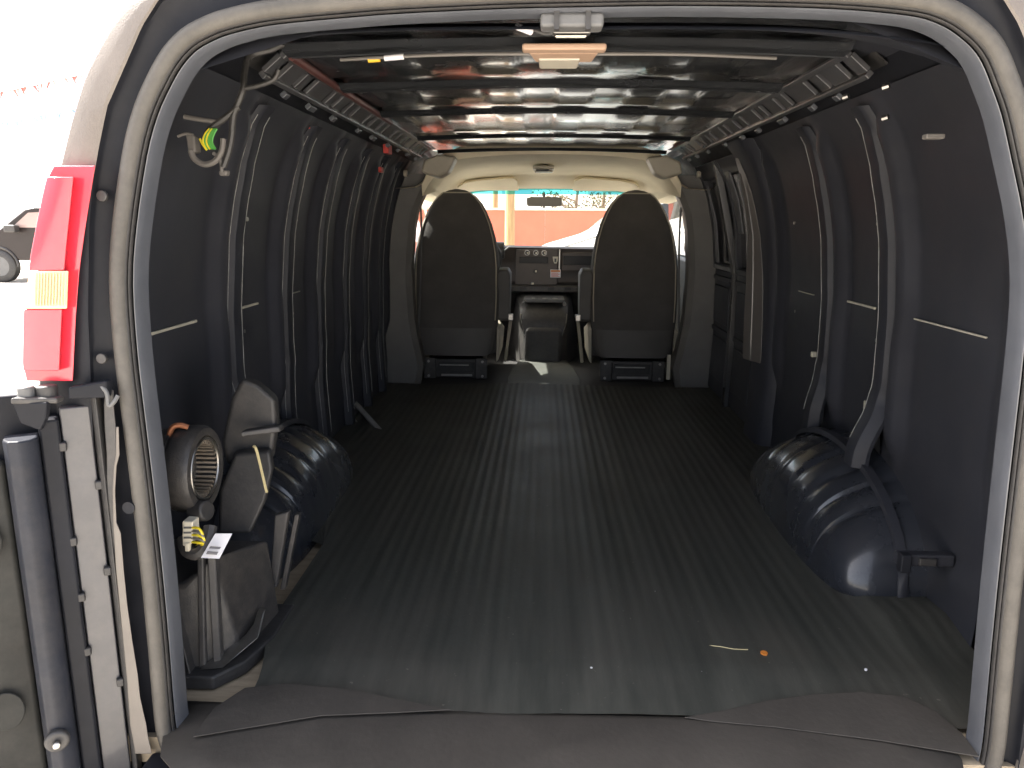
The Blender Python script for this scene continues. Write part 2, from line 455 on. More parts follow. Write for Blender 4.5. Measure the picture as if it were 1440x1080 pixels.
# inner side of the rear pillars, between the flange and the side walls
for sx in (-1, 1):
    rings = []
    for t, y in ((0, .052), (.35, .10), (.75, .20), (1, .34)):
        ring = []
        for z in [-.02 + i * .08 for i in range(17)]:
            base = None
            xi = interp(sorted([(p.z, abs(p.x)) for p in OUT if p.x * sx > .3 and p.z > -.05]), z) + .004
            ring.append((sx * lerp(xi, xw(z) + .01, t), y, z))
        rings.append(ring)
    loft('rear_pillar_lining', rings, PAINT, van, closed=False, caps=False, smooth=True)

# body sides (outer skin)
def outside_wall(name, y0, y1, zlo, zhi, sx, m=BODY):
    zz = [zlo + (zhi - zlo) * i / 14 for i in range(15)]
    return loft(name, [[(sx * (xw(z) + .035), y, z) for z in zz] for y in (y0, y1)], m, van, closed=False, caps=False, smooth=True)
for sx in (-1, 1):
    outside_wall('body_side', .34, 3.2, G + .3, 1.32, sx)
    outside_wall('front_door', 3.2, 4.45, G + .3, .72, sx)
    outside_wall('door_head', 3.2, 4.4, 1.17, 1.32, sx)
# roof skin with pressed lengthwise beads (seen from inside between the bows)
xs = []
x = -.78
ROOFX = [(-.78 + i * .0195) for i in range(81)]
def bead(x):
    u = (x + 10 * .11) / .11
    k = math.floor(u); f = u - k
    up_ = (k % 2 == 0)
    e = .10
    v = 1 if up_ else 0
    if f < e: v = lerp(0.5, v, f / e)
    if f > 1 - e: v = lerp(v, 0.5, (f - 1 + e) / e)
    return v * .006
rx = sorted(set([round(-.66 + i * .011, 4) for i in range(121)]))
def in_bead(y):
    for a, b in ((.60, .95), (1.06, 1.48), (1.58, 2.25), (2.36, 2.92)):
        if a < y < b: return min(1, (y - a) / .03, (b - y) / .03)
    return 0
ys = [.0, .3, .60, .63, .92, .95, 1.06, 1.09, 1.45, 1.48, 1.58, 1.61, 2.22, 2.25, 2.36, 2.39, 2.89, 2.92, 3.2, 4.4]
def tilt(y):
    for a, b, k_ in ((.60, .95, -.012), (1.06, 1.48, -.010), (1.58, 2.25, -.004)):
        if a + .01 < y < b - .01: return (y - a) * k_
    return 0
loft('roof_panel', [[(x, y, roofz(x) + tilt(y) - bead(x) * in_bead(y + 1e-6 if y < 2 else y - 1e-6) - (.07 * ((y - 3.2) / 1.2) if y > 3.2 else 0)) for x in rx] for y in ys], ROOF, van, closed=False, caps=False, smooth=True)
loft('roof_outer_skin', [[(x, y, roofz(x) + .03 - (.07 * ((y - 3.2) / 1.2) if y > 3.2 else 0)) for x in [-.80 + i * .08 for i in range(21)]] for y in (.44, 1, 3.2, 4.4)], BODY, van, closed=False, caps=False, smooth=True)
for sx in (-1, 1):   # cant rail between roof and wall, inner side
    zz = [1.336, 1.325, 1.305, 1.27, 1.22]
    xx = [.62, .71, .755, .79, .825]
    loft('roof_side_lining', [[(sx * a, y, b) for a, b in zip(xx, zz)] for y in (.36, 3.1)], PAINT, van, closed=False, caps=False, smooth=True)

# rear header with its stepped pressings
def bow(name, y0, y1, depth, m=ROOF, half=.66, holes=True, lip=.012):
    xx = [-half + i * half / 16 for i in range(33)]
    def zz(x, d): return roofz(x) - .006 - d * (1 + .35 * (abs(x) / half) ** 2)
    prof = [(y0 - lip, .010), (y0, .011), (y0 + .012, depth * .9), (y0 + .018, depth), (y1 - .034, depth + .002), (y1 - .028, depth - .006), (y1 - .014, depth - .006), (y1 - .008, depth), (y1 - .002, depth * .6), (y1 + .002, .012), (y1 + lip, .011)]
    o = loft(name, [[(x, y, zz(x, d)) for x in xx] for y, d in prof], m, van, closed=False, caps=False, smooth=True)
    return o
hd = loft('rear_header', [[(x, y, min(zt, 1.262 + zo) - .03 * (abs(x) / .6) ** 4) for x in [-.77 + i * .077 for i in range(21)]]
     for y, zo, zt in ((.045, -.02, 2), (.06, -.012, 2), (.13, .002, 2), (.20, .020, 2), (.215, .030, 2), (.30, .040, 2), (.31, .052, 2), (.37, .058, 2))], PAINT, van, closed=False, caps=False, smooth=True)
for a_, b_ in ((.49, .575), (.965, 1.045), (1.495, 1.565), (2.27, 2.34), (2.93, 2.99)): bow('roof_bow', a_, b_, .020, half=.605)
# loom clipped along the header bow, with tapes
tube('roof_wire', [(-.48, .505, 1.288), (-.36, .49, 1.291), (-.2, .48, 1.294), (0, .49, 1.296), (.25, .485, 1.294), (.45, .50, 1.289)], .0035, GRWIRE, van, seg=6)
cyl('yellow_tape', (-.405, .50, 1.288), (1, .0, .08), .006, .026, YEL, van, seg=10)
cyl('white_tape', (-.360, .49, 1.290), (1, .0, .08), .006, .042, WHITE, van, seg=10)
cyl('white_clip', (-.075, .215, 1.282), (.7, .7, -.1), .006, .035, WHITE, van, seg=10)
tube('latch_wire', [(-.06, .23, 1.285), (-.03, .22, 1.275), (0, .2, 1.285)], .003, BWIRE, van, seg=6)

# striker/latch in the middle of the header
lt = box('latch_bracket', (-.045, .052), (.022, .062), (1.240, 1.262), GREYP, van, bevel=.006)
boxes('latch_slot', [((-.024, -.016), (.018, .03), (1.236, 1.262)), ((.024, .032), (.018, .03), (1.236, 1.262))], RUBBER, lt)
box('latch_plate', (-.025, .035), (.063, .08), (1.240, 1.252), METAL, lt, bevel=.003)
boxes('striker', [((-.022, .030), (.081, .088), (1.238, 1.251))], BRIGHT, lt, bevel=.004)

# cargo dome lamp
cl = box('cargo_lamp', (-.085, .088), (.43, .465), (1.292, 1.306), LAMPBZ, van, bevel=.005)
prism('lamp_bezel', [(-.072, .465, 1.292), (.074, .465, 1.292), (.064, .53, 1.287), (-.058, .53, 1.287)], (0, 0, .02), LAMPBZ, cl, bevel=.004)
prism('lamp_lens', [(-.052, .50, 1.286), (.038, .50, 1.286), (.034, .56, 1.279), (-.050, .56, 1.279)], (0, 0, .012), LAMPLENS, cl, bevel=.004)

# ---- side walls
LR = [.885, 1.335, 1.73, 2.12, 2.49, 2.84]
RR = [.885, 1.325]
def wall_bay(y0, y1, sx, z0=0.0, z1=1.27):
    ys_ = [lerp(y0, y1, i / 26) for i in range(27)]
    zz = [z0 + (z1 - z0) * i / 26 for i in range(27)]
    def off(y, z):
        # pressed swage beside each rib: panel rises inward near its ends
        far = y1 - y; near = y - y0
        o = .034 * sm((far - .05) / .05) * (1 - sm((far - .10) / .05)) * 0 + .030 * (1 - sm((far - .09) / .045)) * sm((far - .045) / .02) + .012 * sm((.05 - near) / .04)
        o *= sm((z - .28) / .12) * sm((1.24 - z) / .06)
        b = .010 * sm((.70 - z) / .03) * sm((z - .10) / .03)
        return o + b * .6
    return loft('wall_panel', [[(sx * (xw(z) - off(y, z)), y, z) for z in zz] for y in ys_], PAINT, van, closed=False, caps=False, smooth=True)
RIBM = mat('navy_rib_paint', (.021, .023, .030), .5, spec=.2, var=.2, vscale=4, dust=.04)
def wall_rib(yc, sx, w=.08, depth=.036, z0=.0, z1=1.245, foot=0.0, taper=0.55):
    prof = [(-w / 2 - .018, 0.002), (-w / 2 - .002, 0.004), (-w / 2 + .004, depth * .55), (-w / 2 + .012, depth * .96), (-w / 2 + .017, depth), (w / 2 - .017, depth), (w / 2 - .012, depth * .96),
            (w / 2 - .004, depth * .5), (w / 2 + .002, 0.004), (w / 2 + .018, .002)]
    rings = []
    N = 40
    for i in range(N + 1):
        z = lerp(z0, z1, i / N)
        k = 1.0
        d_ = 1 - .35 * sm((z - 1.05) / .2)
        inn = foot * sm((.50 - z) / .2)
        kink = .012 * math.exp(-((z - .47) / .03) ** 2)
        dz = xw(z + .01) - xw(z - .01)
        rings.append([(sx * (xw(z) - p[1] * d_ - inn), yc + p[0] * k + kink - .25 * inn, z) for p in prof])
    o = loft('wall_rib', rings, RIBM, van, closed=False, caps=False, smooth=True)
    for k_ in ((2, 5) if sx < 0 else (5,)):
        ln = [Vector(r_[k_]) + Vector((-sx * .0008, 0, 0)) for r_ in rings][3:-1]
        tube('rib_highlight', ln, .0011, EDGEL, o, seg=5, smooth_path=False)  # thin pale tubes stand in for highlights along the rib edges
    return o
edges = [.34] + LR + [3.12]
for a, b in zip(edges, edges[1:]): wall_bay(a, b, -1)
edges = [.34] + RR + [1.93]
for a, b in zip(edges, edges[1:]): wall_bay(a, b, 1)
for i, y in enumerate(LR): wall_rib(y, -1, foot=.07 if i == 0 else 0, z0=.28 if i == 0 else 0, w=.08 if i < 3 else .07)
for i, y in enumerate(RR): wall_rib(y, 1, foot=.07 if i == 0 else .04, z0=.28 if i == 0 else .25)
# pale beige raised lines at the belt
def belt(y0, y1, sx, z=.692, h=.0035):
    return boxes('belt_bead', [((sx * (xw(z) - .006) - .003, sx * (xw(z) - .006) + .003), (y0, y1), (z - h, z + h))], BELT, van, bevel=.001)
belt(.43, .685, -1); belt(.905, 1.115, -1); belt(1.36, 1.53, -1, h=.002)
belt(.44, .775, 1, h=.0022, z=.71); belt(1.0, 1.235, 1, z=.71); belt(1.51, 1.67, 1, h=.0015, z=.70)
# small spot-weld studs
for sx, ys_ in ((-1, (1.0, 1.45, 1.85)), (1, (.98, 1.42, 1.7))):
    for y in ys_:
        for z in (.62, .95):
            cyl('weld_stud', (sx * (xw(z) - .004), y, z), (1, 0, 0), .006, .006, METAL, van, seg=8)
# pale foam tabs on the right wall
for (y, z, s2) in ((.965, .43, .011), (1.0, .315, .018), (1.43, .50, .008)):
    box('foam_tab', (xw(z) - .03, xw(z) - .012), (y - s2, y + s2), (z - s2 * 1.2, z + s2 * 1.2), BELT, van, bevel=.003)

# ---- perforated roof side rails
RAILM = mat('grey_navy_rail_paint', (.05, .052, .058), .28, coat=.6, var=.25, vscale=12, dust=.15)
def rail(sx):
    root = empty('roof_rail'); root.parent = van
    y0, y1 = .62, 2.93
    T = Vector((.640, 0, 1.335)); B = Vector((.705, 0, 1.282))
    n = Vector((-(T.z - B.z), 0, -(B.x - T.x))).normalized()
    n = Vector((-.63, 0, -.77))
    def P(t, y, d=0): p = T.lerp(B, t) + n * d; return (sx * p.x, y, p.z)
    def slab(t0, t1, ya, yb, d0=0.0, d1=.012):
        vs = [P(t, y, d) for t in (t0, t1) for y in (ya, yb) for d in (d0, d1)]
        return vs
    F8 = [(0, 1, 3, 2), (4, 6, 7, 5), (0, 4, 5, 1), (2, 3, 7, 6), (0, 2, 6, 4), (1, 5, 7, 3)]
    def sl(name, args, m): return mesh(name, slab(*args), F8, m, root, bevel=.0025)
    sl('rail_band', (0, .20, y0, y1, 0, .016), RAILM); sl('rail_band', (.84, 1.0, y0, y1, 0, .018), RAILM)
    y = y0
    k = 0
    rr = random.Random(3 if sx < 0 else 5)
    while y < y1 - .03:
        wdt = (.05, .09, .05, .13)[k % 4] * rr.uniform(.85, 1.15)
        sl('rail_web', (.20, .84, y, min(y + wdt, y1), -.004, .009), RAILM)
        y += wdt + (.045, .03, .05)[k % 3]
        k += 1
    mesh('rail_back', slab(-.02, 1.1, y0, y1, -.034, -.030), F8, RUBBER, root)
    # lower lip with clips
    prev = y0 + .15
    for q in range(9):
        yy = .8 + q * .26 + rr.uniform(-.05, .05)
        vs = slab(1.08, 1.30, yy, yy + rr.choice((.03, .03, .06)), .0, .014)
        mesh('rail_clip', vs, F8, FLANGE, root, bevel=.003)
    return root
rail(-1); rail(1)
tube('rail_wire', [(-.622, .62, 1.318), (-.625, 1.0, 1.318), (-.622, 1.4, 1.316), (-.627, 1.8, 1.318)], .010, mat('faded_red_loom', (.10, .035, .03), .5, var=.2, vscale=30), van, seg=8)
box('red_connector', (-.74, -.715), (2.18, 2.26), (1.235, 1.275), REDW, van, bevel=.004)
box('red_connector', (-.80, -.785), (2.35, 2.40), (1.165, 1.19), REDW, van, bevel=.004)
box('red_connector', (-.80, -.79), (1.29, 1.31), (1.235, 1.25), REDW, van, bevel=.003)

# ---- wiring pigtail at the upper left pillar
lo = empty('wire_loom'); lo.parent = van
Y_ = .40
def L_(*q): return [at(a_, b_, Y_ + (c_[0] if c_ else 0)) for a_, b_, *c_ in q]
tube('loom_sleeve', L_((405, 58, .1), (380, 70, .08), (352, 78, .06), (344, 100, .03), (342, 125), (335, 145), (328, 165), (326, 190), (322, 212), (314, 235)), .007, BWIRE, lo)
tube('loom_sleeve', L_((336, 150), (318, 165), (300, 178), (290, 190)), .007, BWIRE, lo)
tube('loom_branch', L_((342, 125), (365, 120), (385, 112), (392, 98)), .005, BWIRE, lo)
tube('loom_branch', L_((259, 164), (275, 167), (295, 170), (308, 172)), .005, GRWIRE, lo)
tube('loom_branch', L_((250, 192), (262, 188), (272, 190)), .003, GRWIRE, lo)
prism('plug', L_((260, 188), (273, 190), (275, 214), (264, 216)), (0, .03, 0), GRWIRE, lo, bevel=.004)
tube('loom_branch', L_((268, 212), (274, 224), (288, 231), (303, 226), (312, 212), (314, 195)), .0065, GRWIRE, lo)
tube('loom_branch', L_((300, 215), (310, 225), (312, 242)), .004, GRWIRE, lo)
prism('plug', L_((307, 240), (319, 239), (318, 247), (308, 247)), (0, .02, 0), GRWIRE, lo, bevel=.003)
for i, c_ in enumerate((YWIRE, GWIRE, YWIRE, GWIRE, GWIRE, GWIRE)):
    q = i * 2.4
    tube('green_wire' if c_ is GWIRE else 'yellow_wire', L_((291 + q, 210, -.01), (286 + q, 200, -.012), (288 + q, 190, -.012), (295 + q * .8, 181, -.01)), .0026, c_, lo, seg=6)
tube('yellow_wire', L_((281, 195, -.01), (285, 203, -.01), (291, 211, -.01)), .0024, YWIRE, lo, seg=6)
# bits of metal near the upper right pillar
for (x, y, z) in ((.60, .30, 1.20), (.655, .42, 1.16), (.62, .55, 1.22)):
    cyl('wall_clip', (x, y, z), (1, -1, .3), .006, .012, METAL, van, seg=8)
box('wall_clip', (.675, .71), (.28, .30), (1.105, 1.115), GRWIRE, van, bevel=.003)

# ---- wheel houses
WHM = mat('navy_wheel_house_paint', (.021, .024, .031), .27, coat=.35, var=.2, rvar=.07, vscale=4, dust=.05)
def wheelhouse(sx):
    root = empty('wheel_house'); root.parent = van
    yc, xo, xi, L, H = 1.02, .95, .70, .475, .315
    rings = []
    NP, NT = 96, 22
    grooves = [R(a) for a in (47, 58, 70, 84, 100, 118, 134)]
    for i in range(NP + 1):
        ph = PI * i / NP            # 0 at the rear (towards the doors)
        if ph < grooves[0]: step = 0
        else: step = 0
        g = 0
        for gg in grooves:
            dlt = ph - gg
            g += math.exp(-(dlt / R(1.5)) ** 2) * 1.0
        row = []
        for j in range(NT + 1):
            t = j / NT * PI / 2      # 0 = wall side, pi/2 = inner foot
            c = math.cos(t) ** .55; s = math.sin(t) ** .75
            prof = (1 - .16 * s * s)
            k = 1 - .045 * g * min(1, 3 * s)
            # rounded cross section: shrink radius as it comes inward
            a = L * (1 - .13 * (1 - c) ** 1.6) * k; b = H * (1 - .62 * (1 - c) ** 1.5) * k if False else H * (c * .82 + .18 * (1 - s)) * k
            w_ = (xo - xi) * s * (math.sin(ph) ** .13)
            row.append((sx * (xo - w_), yc - a * math.cos(ph) , max(0, b * math.sin(ph) ** .8 * 1.0) if t < PI / 2 - 1e-6 else 0))
        rings.append(row)
    loft('wheel_house_shell', rings, WHM, root, closed=False, caps=False, smooth=True)
    # seam flange arching over the outer part of the housing
    pts = []
    for i in range(0, 25):
        ph = PI * (i / 24)
        pts.append((sx * .872, yc - (L + .006) * math.cos(ph), (H * .97 + .004) * math.sin(ph) ** .8))
    rings = []
    for k_, p in enumerate(pts):
        px_, py_, pz_ = p
        rings.append([(px_ - sx * .012, py_, pz_ - .012), (px_ - sx * .010, py_, pz_ + .004), (px_ + sx * .012, py_, pz_ + .006), (px_ + sx * .016, py_, pz_ - .012)])
    loft('seam_flange', rings, PAINT, root, closed=False, caps=False, smooth=True)
    return root
wheelhouse(-1); wheelhouse(1)
# bracket behind the right wheel house
br = box('side_bracket', (.80, .93), (.44, .47), (.17, .20), PAINT, van, bevel=.006)
box('bracket_tab', (.80, .825), (.425, .45), (.16, .205), BODY, br, bevel=.004)
box('bracket_slot', (.845, .885), (.432, .441), (.176, .194), RUBBER, br, bevel=.003)

# ---- right side: cargo door pillar, two inner doors with blacked-out windows, step well
def strip(name, sx, tab, m, thick=.012, inset=.0):
    """vertical strip hugging the wall: tab = (z, y_near, y_far)"""
    rings = []
    for z, a, b in tab:
        X = xw(z) - inset
        rings.append([(sx * X, a, z), (sx * (X - thick), a + .004, z), (sx * (X - thick), b - .004, z), (sx * X, b, z)])
    return loft(name, rings, m, van, bevel=.002)
loft('door_pillar', [[(xw(z) + .01, 1.86, z), (xw(z) - .035, 1.88, z), (xw(z) - .055, 1.91, z), (xw(z) - .055, 2.09, z), (xw(z) - .02, 2.12, z), (xw(z) + .02, 2.12, z)] for z in [i * .0635 for i in range(21)]], PAINT, van, closed=False, caps=False, smooth=True)
GREIGE = mat('satin_greige_trim', (.10, .092, .086), .34, var=.08, coat=.3)
tr = [(.37, 1.93, 2.06, .05), (.40, 1.92, 2.06, .055), (.45, 1.925, 2.06, .055), (.6, 1.935, 2.06, .055), (.75, 1.95, 2.06, .05), (.9, 1.97, 2.05, .04), (1.05, 2.0, 2.05, .03), (1.15, 2.02, 2.05, .02), (1.21, 2.035, 2.05, .008)]
o = loft('pillar_trim', [[(xw(z) - .05, a, z), (xw(z) - .057, a, z), (xw(z) - .059 - d_ * .55, lerp(a, b, .5), z), (xw(z) - .062 - d_ * .6, lerp(a, b, .52), z), (xw(z) - .062 - d_, b, z), (xw(z) - .05, b, z)] for z, a, b, d_ in [(q0, q1 + .02, q2, q3 * .75) for q0, q1, q2, q3 in tr]], GREIGE, van, bevel=.0015)
o['label'] = 'satin greige trim strip on the side door pillar'
def side_door(y0, y1):
    d = empty('cargo_door'); d.parent = van
    zz = [0.02 + i * .0475 for i in range(27)]
    def X(z, o=0): return xw(z) + .01 - o
    # frame around window, lower panel
    def slab(n_, ya, yb, za, zb, o0, o1, m, bev=.005):
        zs_ = [za + (zb - za) * i / 8 for i in range(9)]
        loft(n_, [[(X(z, o0), ya, z), (X(z, o1), ya, z), (X(z, o1), yb, z), (X(z, o0), yb, z)] for z in zs_], m, d, bevel=bev)
    slab('lower_panel', y0, y1, .03, .70, -.01, .02, PAINT)
    slab('window_frame', y0, y0 + .05, .703, 1.24, -.01, .03, PAINT)
    slab('window_frame', y1 - .05, y1, .703, 1.24, -.01, .03, PAINT)
    slab('window_frame', y0 + .052, y1 - .052, 1.17, 1.24, -.01, .028, PAINT)
    slab('window_sill', y0 + .052, y1 - .052, .703, .728, -.01, .034, FLANGE, .004)
    slab('window_glass', y0 + .052, y1 - .052, .73, 1.168, -.002, .004, DARKG, .001)
    slab('pressed_panel', y0 + .07, y1 - .07, .42, .62, .021, .034, PAINT, .01)
    slab('pressed_panel', y0 + .07, y1 - .07, .12, .34, .021, .034, PAINT, .01)
    for z in (.66, .38):
        slab('stiffening_rib', y0 + .05, y1 - .05, z - .012, z + .012, .021, .036, PAINT, .006)
    return d
side_door(2.14, 2.60); side_door(2.62, 3.08)
strip('door_post', 1, [(.0, 2.58, 2.64), (.7, 2.58, 2.64), (1.22, 2.585, 2.635)], ROOF, thick=.03, inset=-.005)
strip('window_glint', 1, [(.74, 2.24, 2.27), (.95, 2.24, 2.275), (1.16, 2.25, 2.28)], FLANGE, thick=.008, inset=.018)  # lighter strips added as glints on the door windows
strip('window_glint', 1, [(.90, 2.40, 2.47), (1.05, 2.39, 2.48), (1.18, 2.40, 2.49)], FLANGE, thick=.008, inset=.018)
strip('window_glint', 1, [(.74, 2.92, 2.98), (.95, 2.92, 2.98), (1.14, 2.93, 2.96)], FLANGE, thick=.008, inset=.018)
# step well frame on the floor
boxes('step_edge', [((.655, .665), (1.98, 2.9), (.004, .012))], METAL, van, bevel=.002)
boxes('step_edge', [((.69, .90), (1.965, 1.975), (.002, .008))], METAL, van, bevel=.002)
boxes('step_well', [((.665, .92), (1.98, 3.05), (-.004, .0035))], PAINT, van)

# left wall: two bright floor tracks
TRK = mat('worn_aluminium_track', (.42, .41, .39), .45, metal=.3, var=.2, vscale=20)
for (p0, p1) in (((474, 562), (508, 617)), ((486, 557), (533, 611))):
    a_, b_ = at(*p0, 2.40), at(*p1, 2.02)
    prism('floor_track', [a_, a_ + Vector((.022, 0, .004)), b_ + Vector((.026, 0, .002)), b_], (0, 0, .012), TRK, van, bevel=.003)

# ---- cargo floor and cab floor
box('cargo_floor', (-.93, .93), (.0, 3.04), (-.06, -.006), PLY, van)
box('cab_carpet', (-.93, .93), (3.04, 3.9), (-.06, .002), RUBBER, van)
box('door_sill', (-.76, .76), (-.055, .0), (-.10, -.035), BODY, van, bevel=.008)
box('rear_bumper', (-.95, .95), (-.20, -.06), (-.34, -.14), BLACKP, van, bevel=.03)
box('cab_floor', (-.93, .93), (3.9, 5.0), (-.12, -.03), RUBBER, van)
box('fire_wall', (-.93, .93), (4.95, 5.0), (-.1, .72), BLACKP, van)

# ==================================================================  CAB
# B pillars / hoop
def bpillar(sx):
    rings = []
    for z, xi in ((0, .735), (.12, .715), (.22, .735), (.4, .765), (.67, .775), (.9, .755), (1.0, .735), (1.1, .69), (1.16, .65), (1.2, .62)):
        xi += .01
        rings.append([(sx * xi, 3.09, z), (sx * (xi + .03), 3.06, z), (sx * (xw(z) + .02), 3.06, z), (sx * (xw(z) + .02), 3.40, z), (sx * (xi + .06), 3.40, z), (sx * (xi + .02), 3.3, z)])
    o = loft('pillar_trim', rings, TRIMGREY, van, smooth=True)
    return o
tag(bpillar(-1), 'grey pillar trim beside the driver seat'); tag(bpillar(1), 'grey pillar trim beside the passenger seat')
# headliner: arch shell over the cab
HZ = [(0, 1.302), (.2, 1.300), (.4, 1.287), (.5, 1.272), (.56, 1.25), (.61, 1.21), (.66, 1.15), (.70, 1.08)]
def hl(x, y):
    t = (y - 3.0) / 1.45
    z = interp(HZ, abs(x) * lerp(1, .86, max(0, t)))
    return z - .040 * min(max(t, 0), .7) / .7 - .088 * sm((y - 3.98) / .42)
hx = [-.70 + i * .035 for i in range(41)]
loft('headliner', [[(x, y, hl(x, max(y, 3.0)) + ((.06 if y < 3.0 else 0))) for x in hx] for y in (2.96, 2.985, 3.0, 3.1, 3.3, 3.5, 3.7, 3.9, 4.1, 4.3, 4.45)], LINER, van, closed=False, caps=False, smooth=True)
for sx in (-1, 1):
    # side of the headliner: down to the window openings
    loft('door_header_trim', [[(sx * (.66 + .03), y, hl(.66, y) + .01), (sx * .74, y, 1.13 - .03 * (y - 3)), (sx * .86, y, 1.12 - .03 * (y - 3)), (sx * .88, y, 1.2)] for y in (3.0, 3.5, 4.0, 4.4)], LINER, van, closed=False, caps=False, smooth=True)
    # corner caps at the rear of the headliner
    c = [(sx * .50, 1.282), (sx * .60, 1.292), (sx * .675, 1.26), (sx * .69, 1.20), (sx * .60, 1.175), (sx * .545, 1.20)]
    prism('belt_anchor_cover', [(a, 2.90, b) for a, b in c], (0, .12, -.005), BEIGE, van, bevel=.015, seg=3)
    cyl('belt_guide', (sx * .79, 3.0, 1.20), (1, 0, 0), .018, .02, BEIGE, van, seg=12, bevel=.004)
    tube('seat_belt', [(sx * .75, 3.22, 1.12), (sx * .745, 3.23, .9), (sx * .76, 3.22, .5), (sx * .78, 3.2, .12)], .006, GREYP, van, seg=6)
    # A pillar
    prism('windscreen_pillar', [(sx * .70, 4.38, 1.19), (sx * .78, 4.36, 1.19), (sx * .93, 4.92, .74), (sx * .86, 4.96, .74)], (0, -.05, -.03), BEIGE, van, bevel=.01)
    # front doors inside
    box('door_card', (sx * .86, sx * .93) if sx > 0 else (-.93, -.86), (3.26, 4.5), (-.05, .72), GREYP, van, bevel=.015)
    loft('door_glass', [[(sx * .92, y, .72) for y in (3.26, 4.62)], [(sx * .86, y, 1.14) for y in (3.26, 4.42)]], SIDEG, van, closed=False, caps=False)
    # door mirror outside
    mm = box('door_mirror', tuple(sorted((sx * 1.03, sx * 1.22))), (4.55, 4.66), (.72, 1.02), BLACKP, van, bevel=.03)
    box('mirror_glass', tuple(sorted((sx * 1.05, sx * 1.20))), (4.54, 4.549), (.75, .99), MIRROR, mm)
# visors
for sx, x0, x1 in ((-1, -.62, -.215), (1, .165, .60)):
    xs_ = [lerp(x0, x1, t) for t in (0, .12, .3, .7, .93, 1)]
    v = loft('sun_visor', [[(x, 4.02 + .0 * i, hl(x, 4.02) - .012 - .02 * (i in (0, 5))), (x, 4.0, hl(x, 4.02) - .028 - .02 * (i in (0, 5))), (x, 4.24, 1.160 - .002 * abs(x)), (x, 4.28, 1.168)] for i, x in enumerate(xs_)], LINER, van, bevel=.008)
    tag(v, 'beige sun visor folded against the headliner')
box('visor_label', (.20, .42), (4.222, 4.226), (1.170, 1.180), CREAM, van)
# map lamp
ml = box('map_lamp', (-.105, .025), (3.42, 3.60), (1.252, 1.275), BEIGE, van, bevel=.008)
box('lamp_slot', (-.085, -.01), (3.45, 3.5), (1.244, 1.2518), RUBBER, ml, bevel=.002)
box('lamp_lens', (-.095, .015), (3.53, 3.585), (1.240, 1.2518), LAMPLENS, ml, bevel=.005)
# inside mirror
mr_ = loft('rear_view_mirror', [[(x, y, z) for x, z in ((-.155, 1.062), (-.145, 1.052), (.08, 1.052), (.092, 1.062), (.090, 1.108), (.06, 1.116), (-.12, 1.116), (-.157, 1.108))] for y in (4.20, 4.23)], MIRROR, van, bevel=.006)
cyl('mirror_stalk', (-.035, 4.27, 1.115), (0, .8, .6), .008, .09, BLACKP, mr_, seg=10)
cyl('mirror_knob', (-.035, 4.20, 1.046), (0, 1, 0), .008, .02, BLACKP, mr_, seg=10)
# windscreen
def ws(t, x): # t 0 bottom .. 1 top
    yb, yt = 4.98, 4.36
    bow_ = .12 * (x / .9) ** 2
    return (x * lerp(1, .86, t), lerp(yb, yt, t) - bow_, lerp(.70, 1.20, t))
wx = [-.9 + i * .1 for i in range(19)]
loft('windscreen', [[ws(t, x) for x in wx] for t in (0, .3, .6, .88)], WSG, van, closed=False, caps=False, smooth=True)
loft('shade_band', [[ws(t, x) for x in wx] for t in (.88, .94, 1.02)], TINTG, van, closed=False, caps=False, smooth=True)
# bonnet, front end
loft('bonnet', [[(x, y, z - .05 * (abs(x) / .95) ** 3) for x in wx] for y, z in ((4.97, .70), (5.3, .64), (5.75, .52), (5.85, .40), (5.88, -.25))], BODY, van, closed=False, caps=False, smooth=True)
for sx in (-1, 1): mesh('front_wing', [(sx * .96, 4.45, G + .3), (sx * .96, 5.87, G + .35), (sx * .9, 5.85, .36), (sx * .9, 5.3, .6), (sx * .93, 4.9, .66), (sx * .965, 4.45, .72)], [(0, 1, 2, 3, 4, 5)], BODY, van)
wheel0 = None
for sx in (-1, 1):
    for y in (1.02, 4.75):
        wc = lathe('wheel', (sx * .86, y, G + .36), (sx, 0, 0), [(-.11, .2), (-.11, .33), (-.08, .36), (.08, .36), (.11, .33), (.11, .22)], RUBBER, van)
        lathe('rim', (sx * .86, y, G + .36), (sx, 0, 0), [(.09, .22), (.05, .2), (.04, .08), (.07, .06), (.07, 0)], METAL, wc)

# ---- dashboard
dash = empty('dashboard'); dash.parent = van
DASHM = mat('brown_grey_dash_plastic', (.085, .07, .062), .5, var=.1, bump=.2, bscale=300)
DASHD = mat('dark_dash_recess', (.018, .017, .017), .5)
loft('dash_top', [[(x, 4.31, .775 - .012 * x), (x, 4.27, .762 - .012 * x), (x, 4.30, .70), (x, 4.33, .62), (x, 4.30, .52), (x, 4.34, .46), (x, 4.5, .44), (x, 5.0, .44), (x, 4.98, .70), (x, 4.6, .765)] for x in (-.86, -.4, 0, .4, .86)], DASHM, dash, smooth=True)
box('centre_panel', (-.235, .07), (4.255, 4.30), (.50, .752), DASHM, dash, bevel=.006)
box('radio_recess', (-.205, -.0), (4.248, 4.256), (.655, .70), DASHD, dash, bevel=.003)
for x in (-.150, -.088, -.028):
    k = cyl('dash_knob', (x, 4.245, .729), (0, 1, 0), .015, .02, BLACKP, dash, seg=14, bevel=.003)
    cyl('knob_ring', (x, 4.256, .729), (0, 1, 0), .019, .006, METAL, dash, seg=16)
    box('knob_mark', (x - .002, x + .010), (4.232, 4.2348), (.722, .734), CREAM, dash)
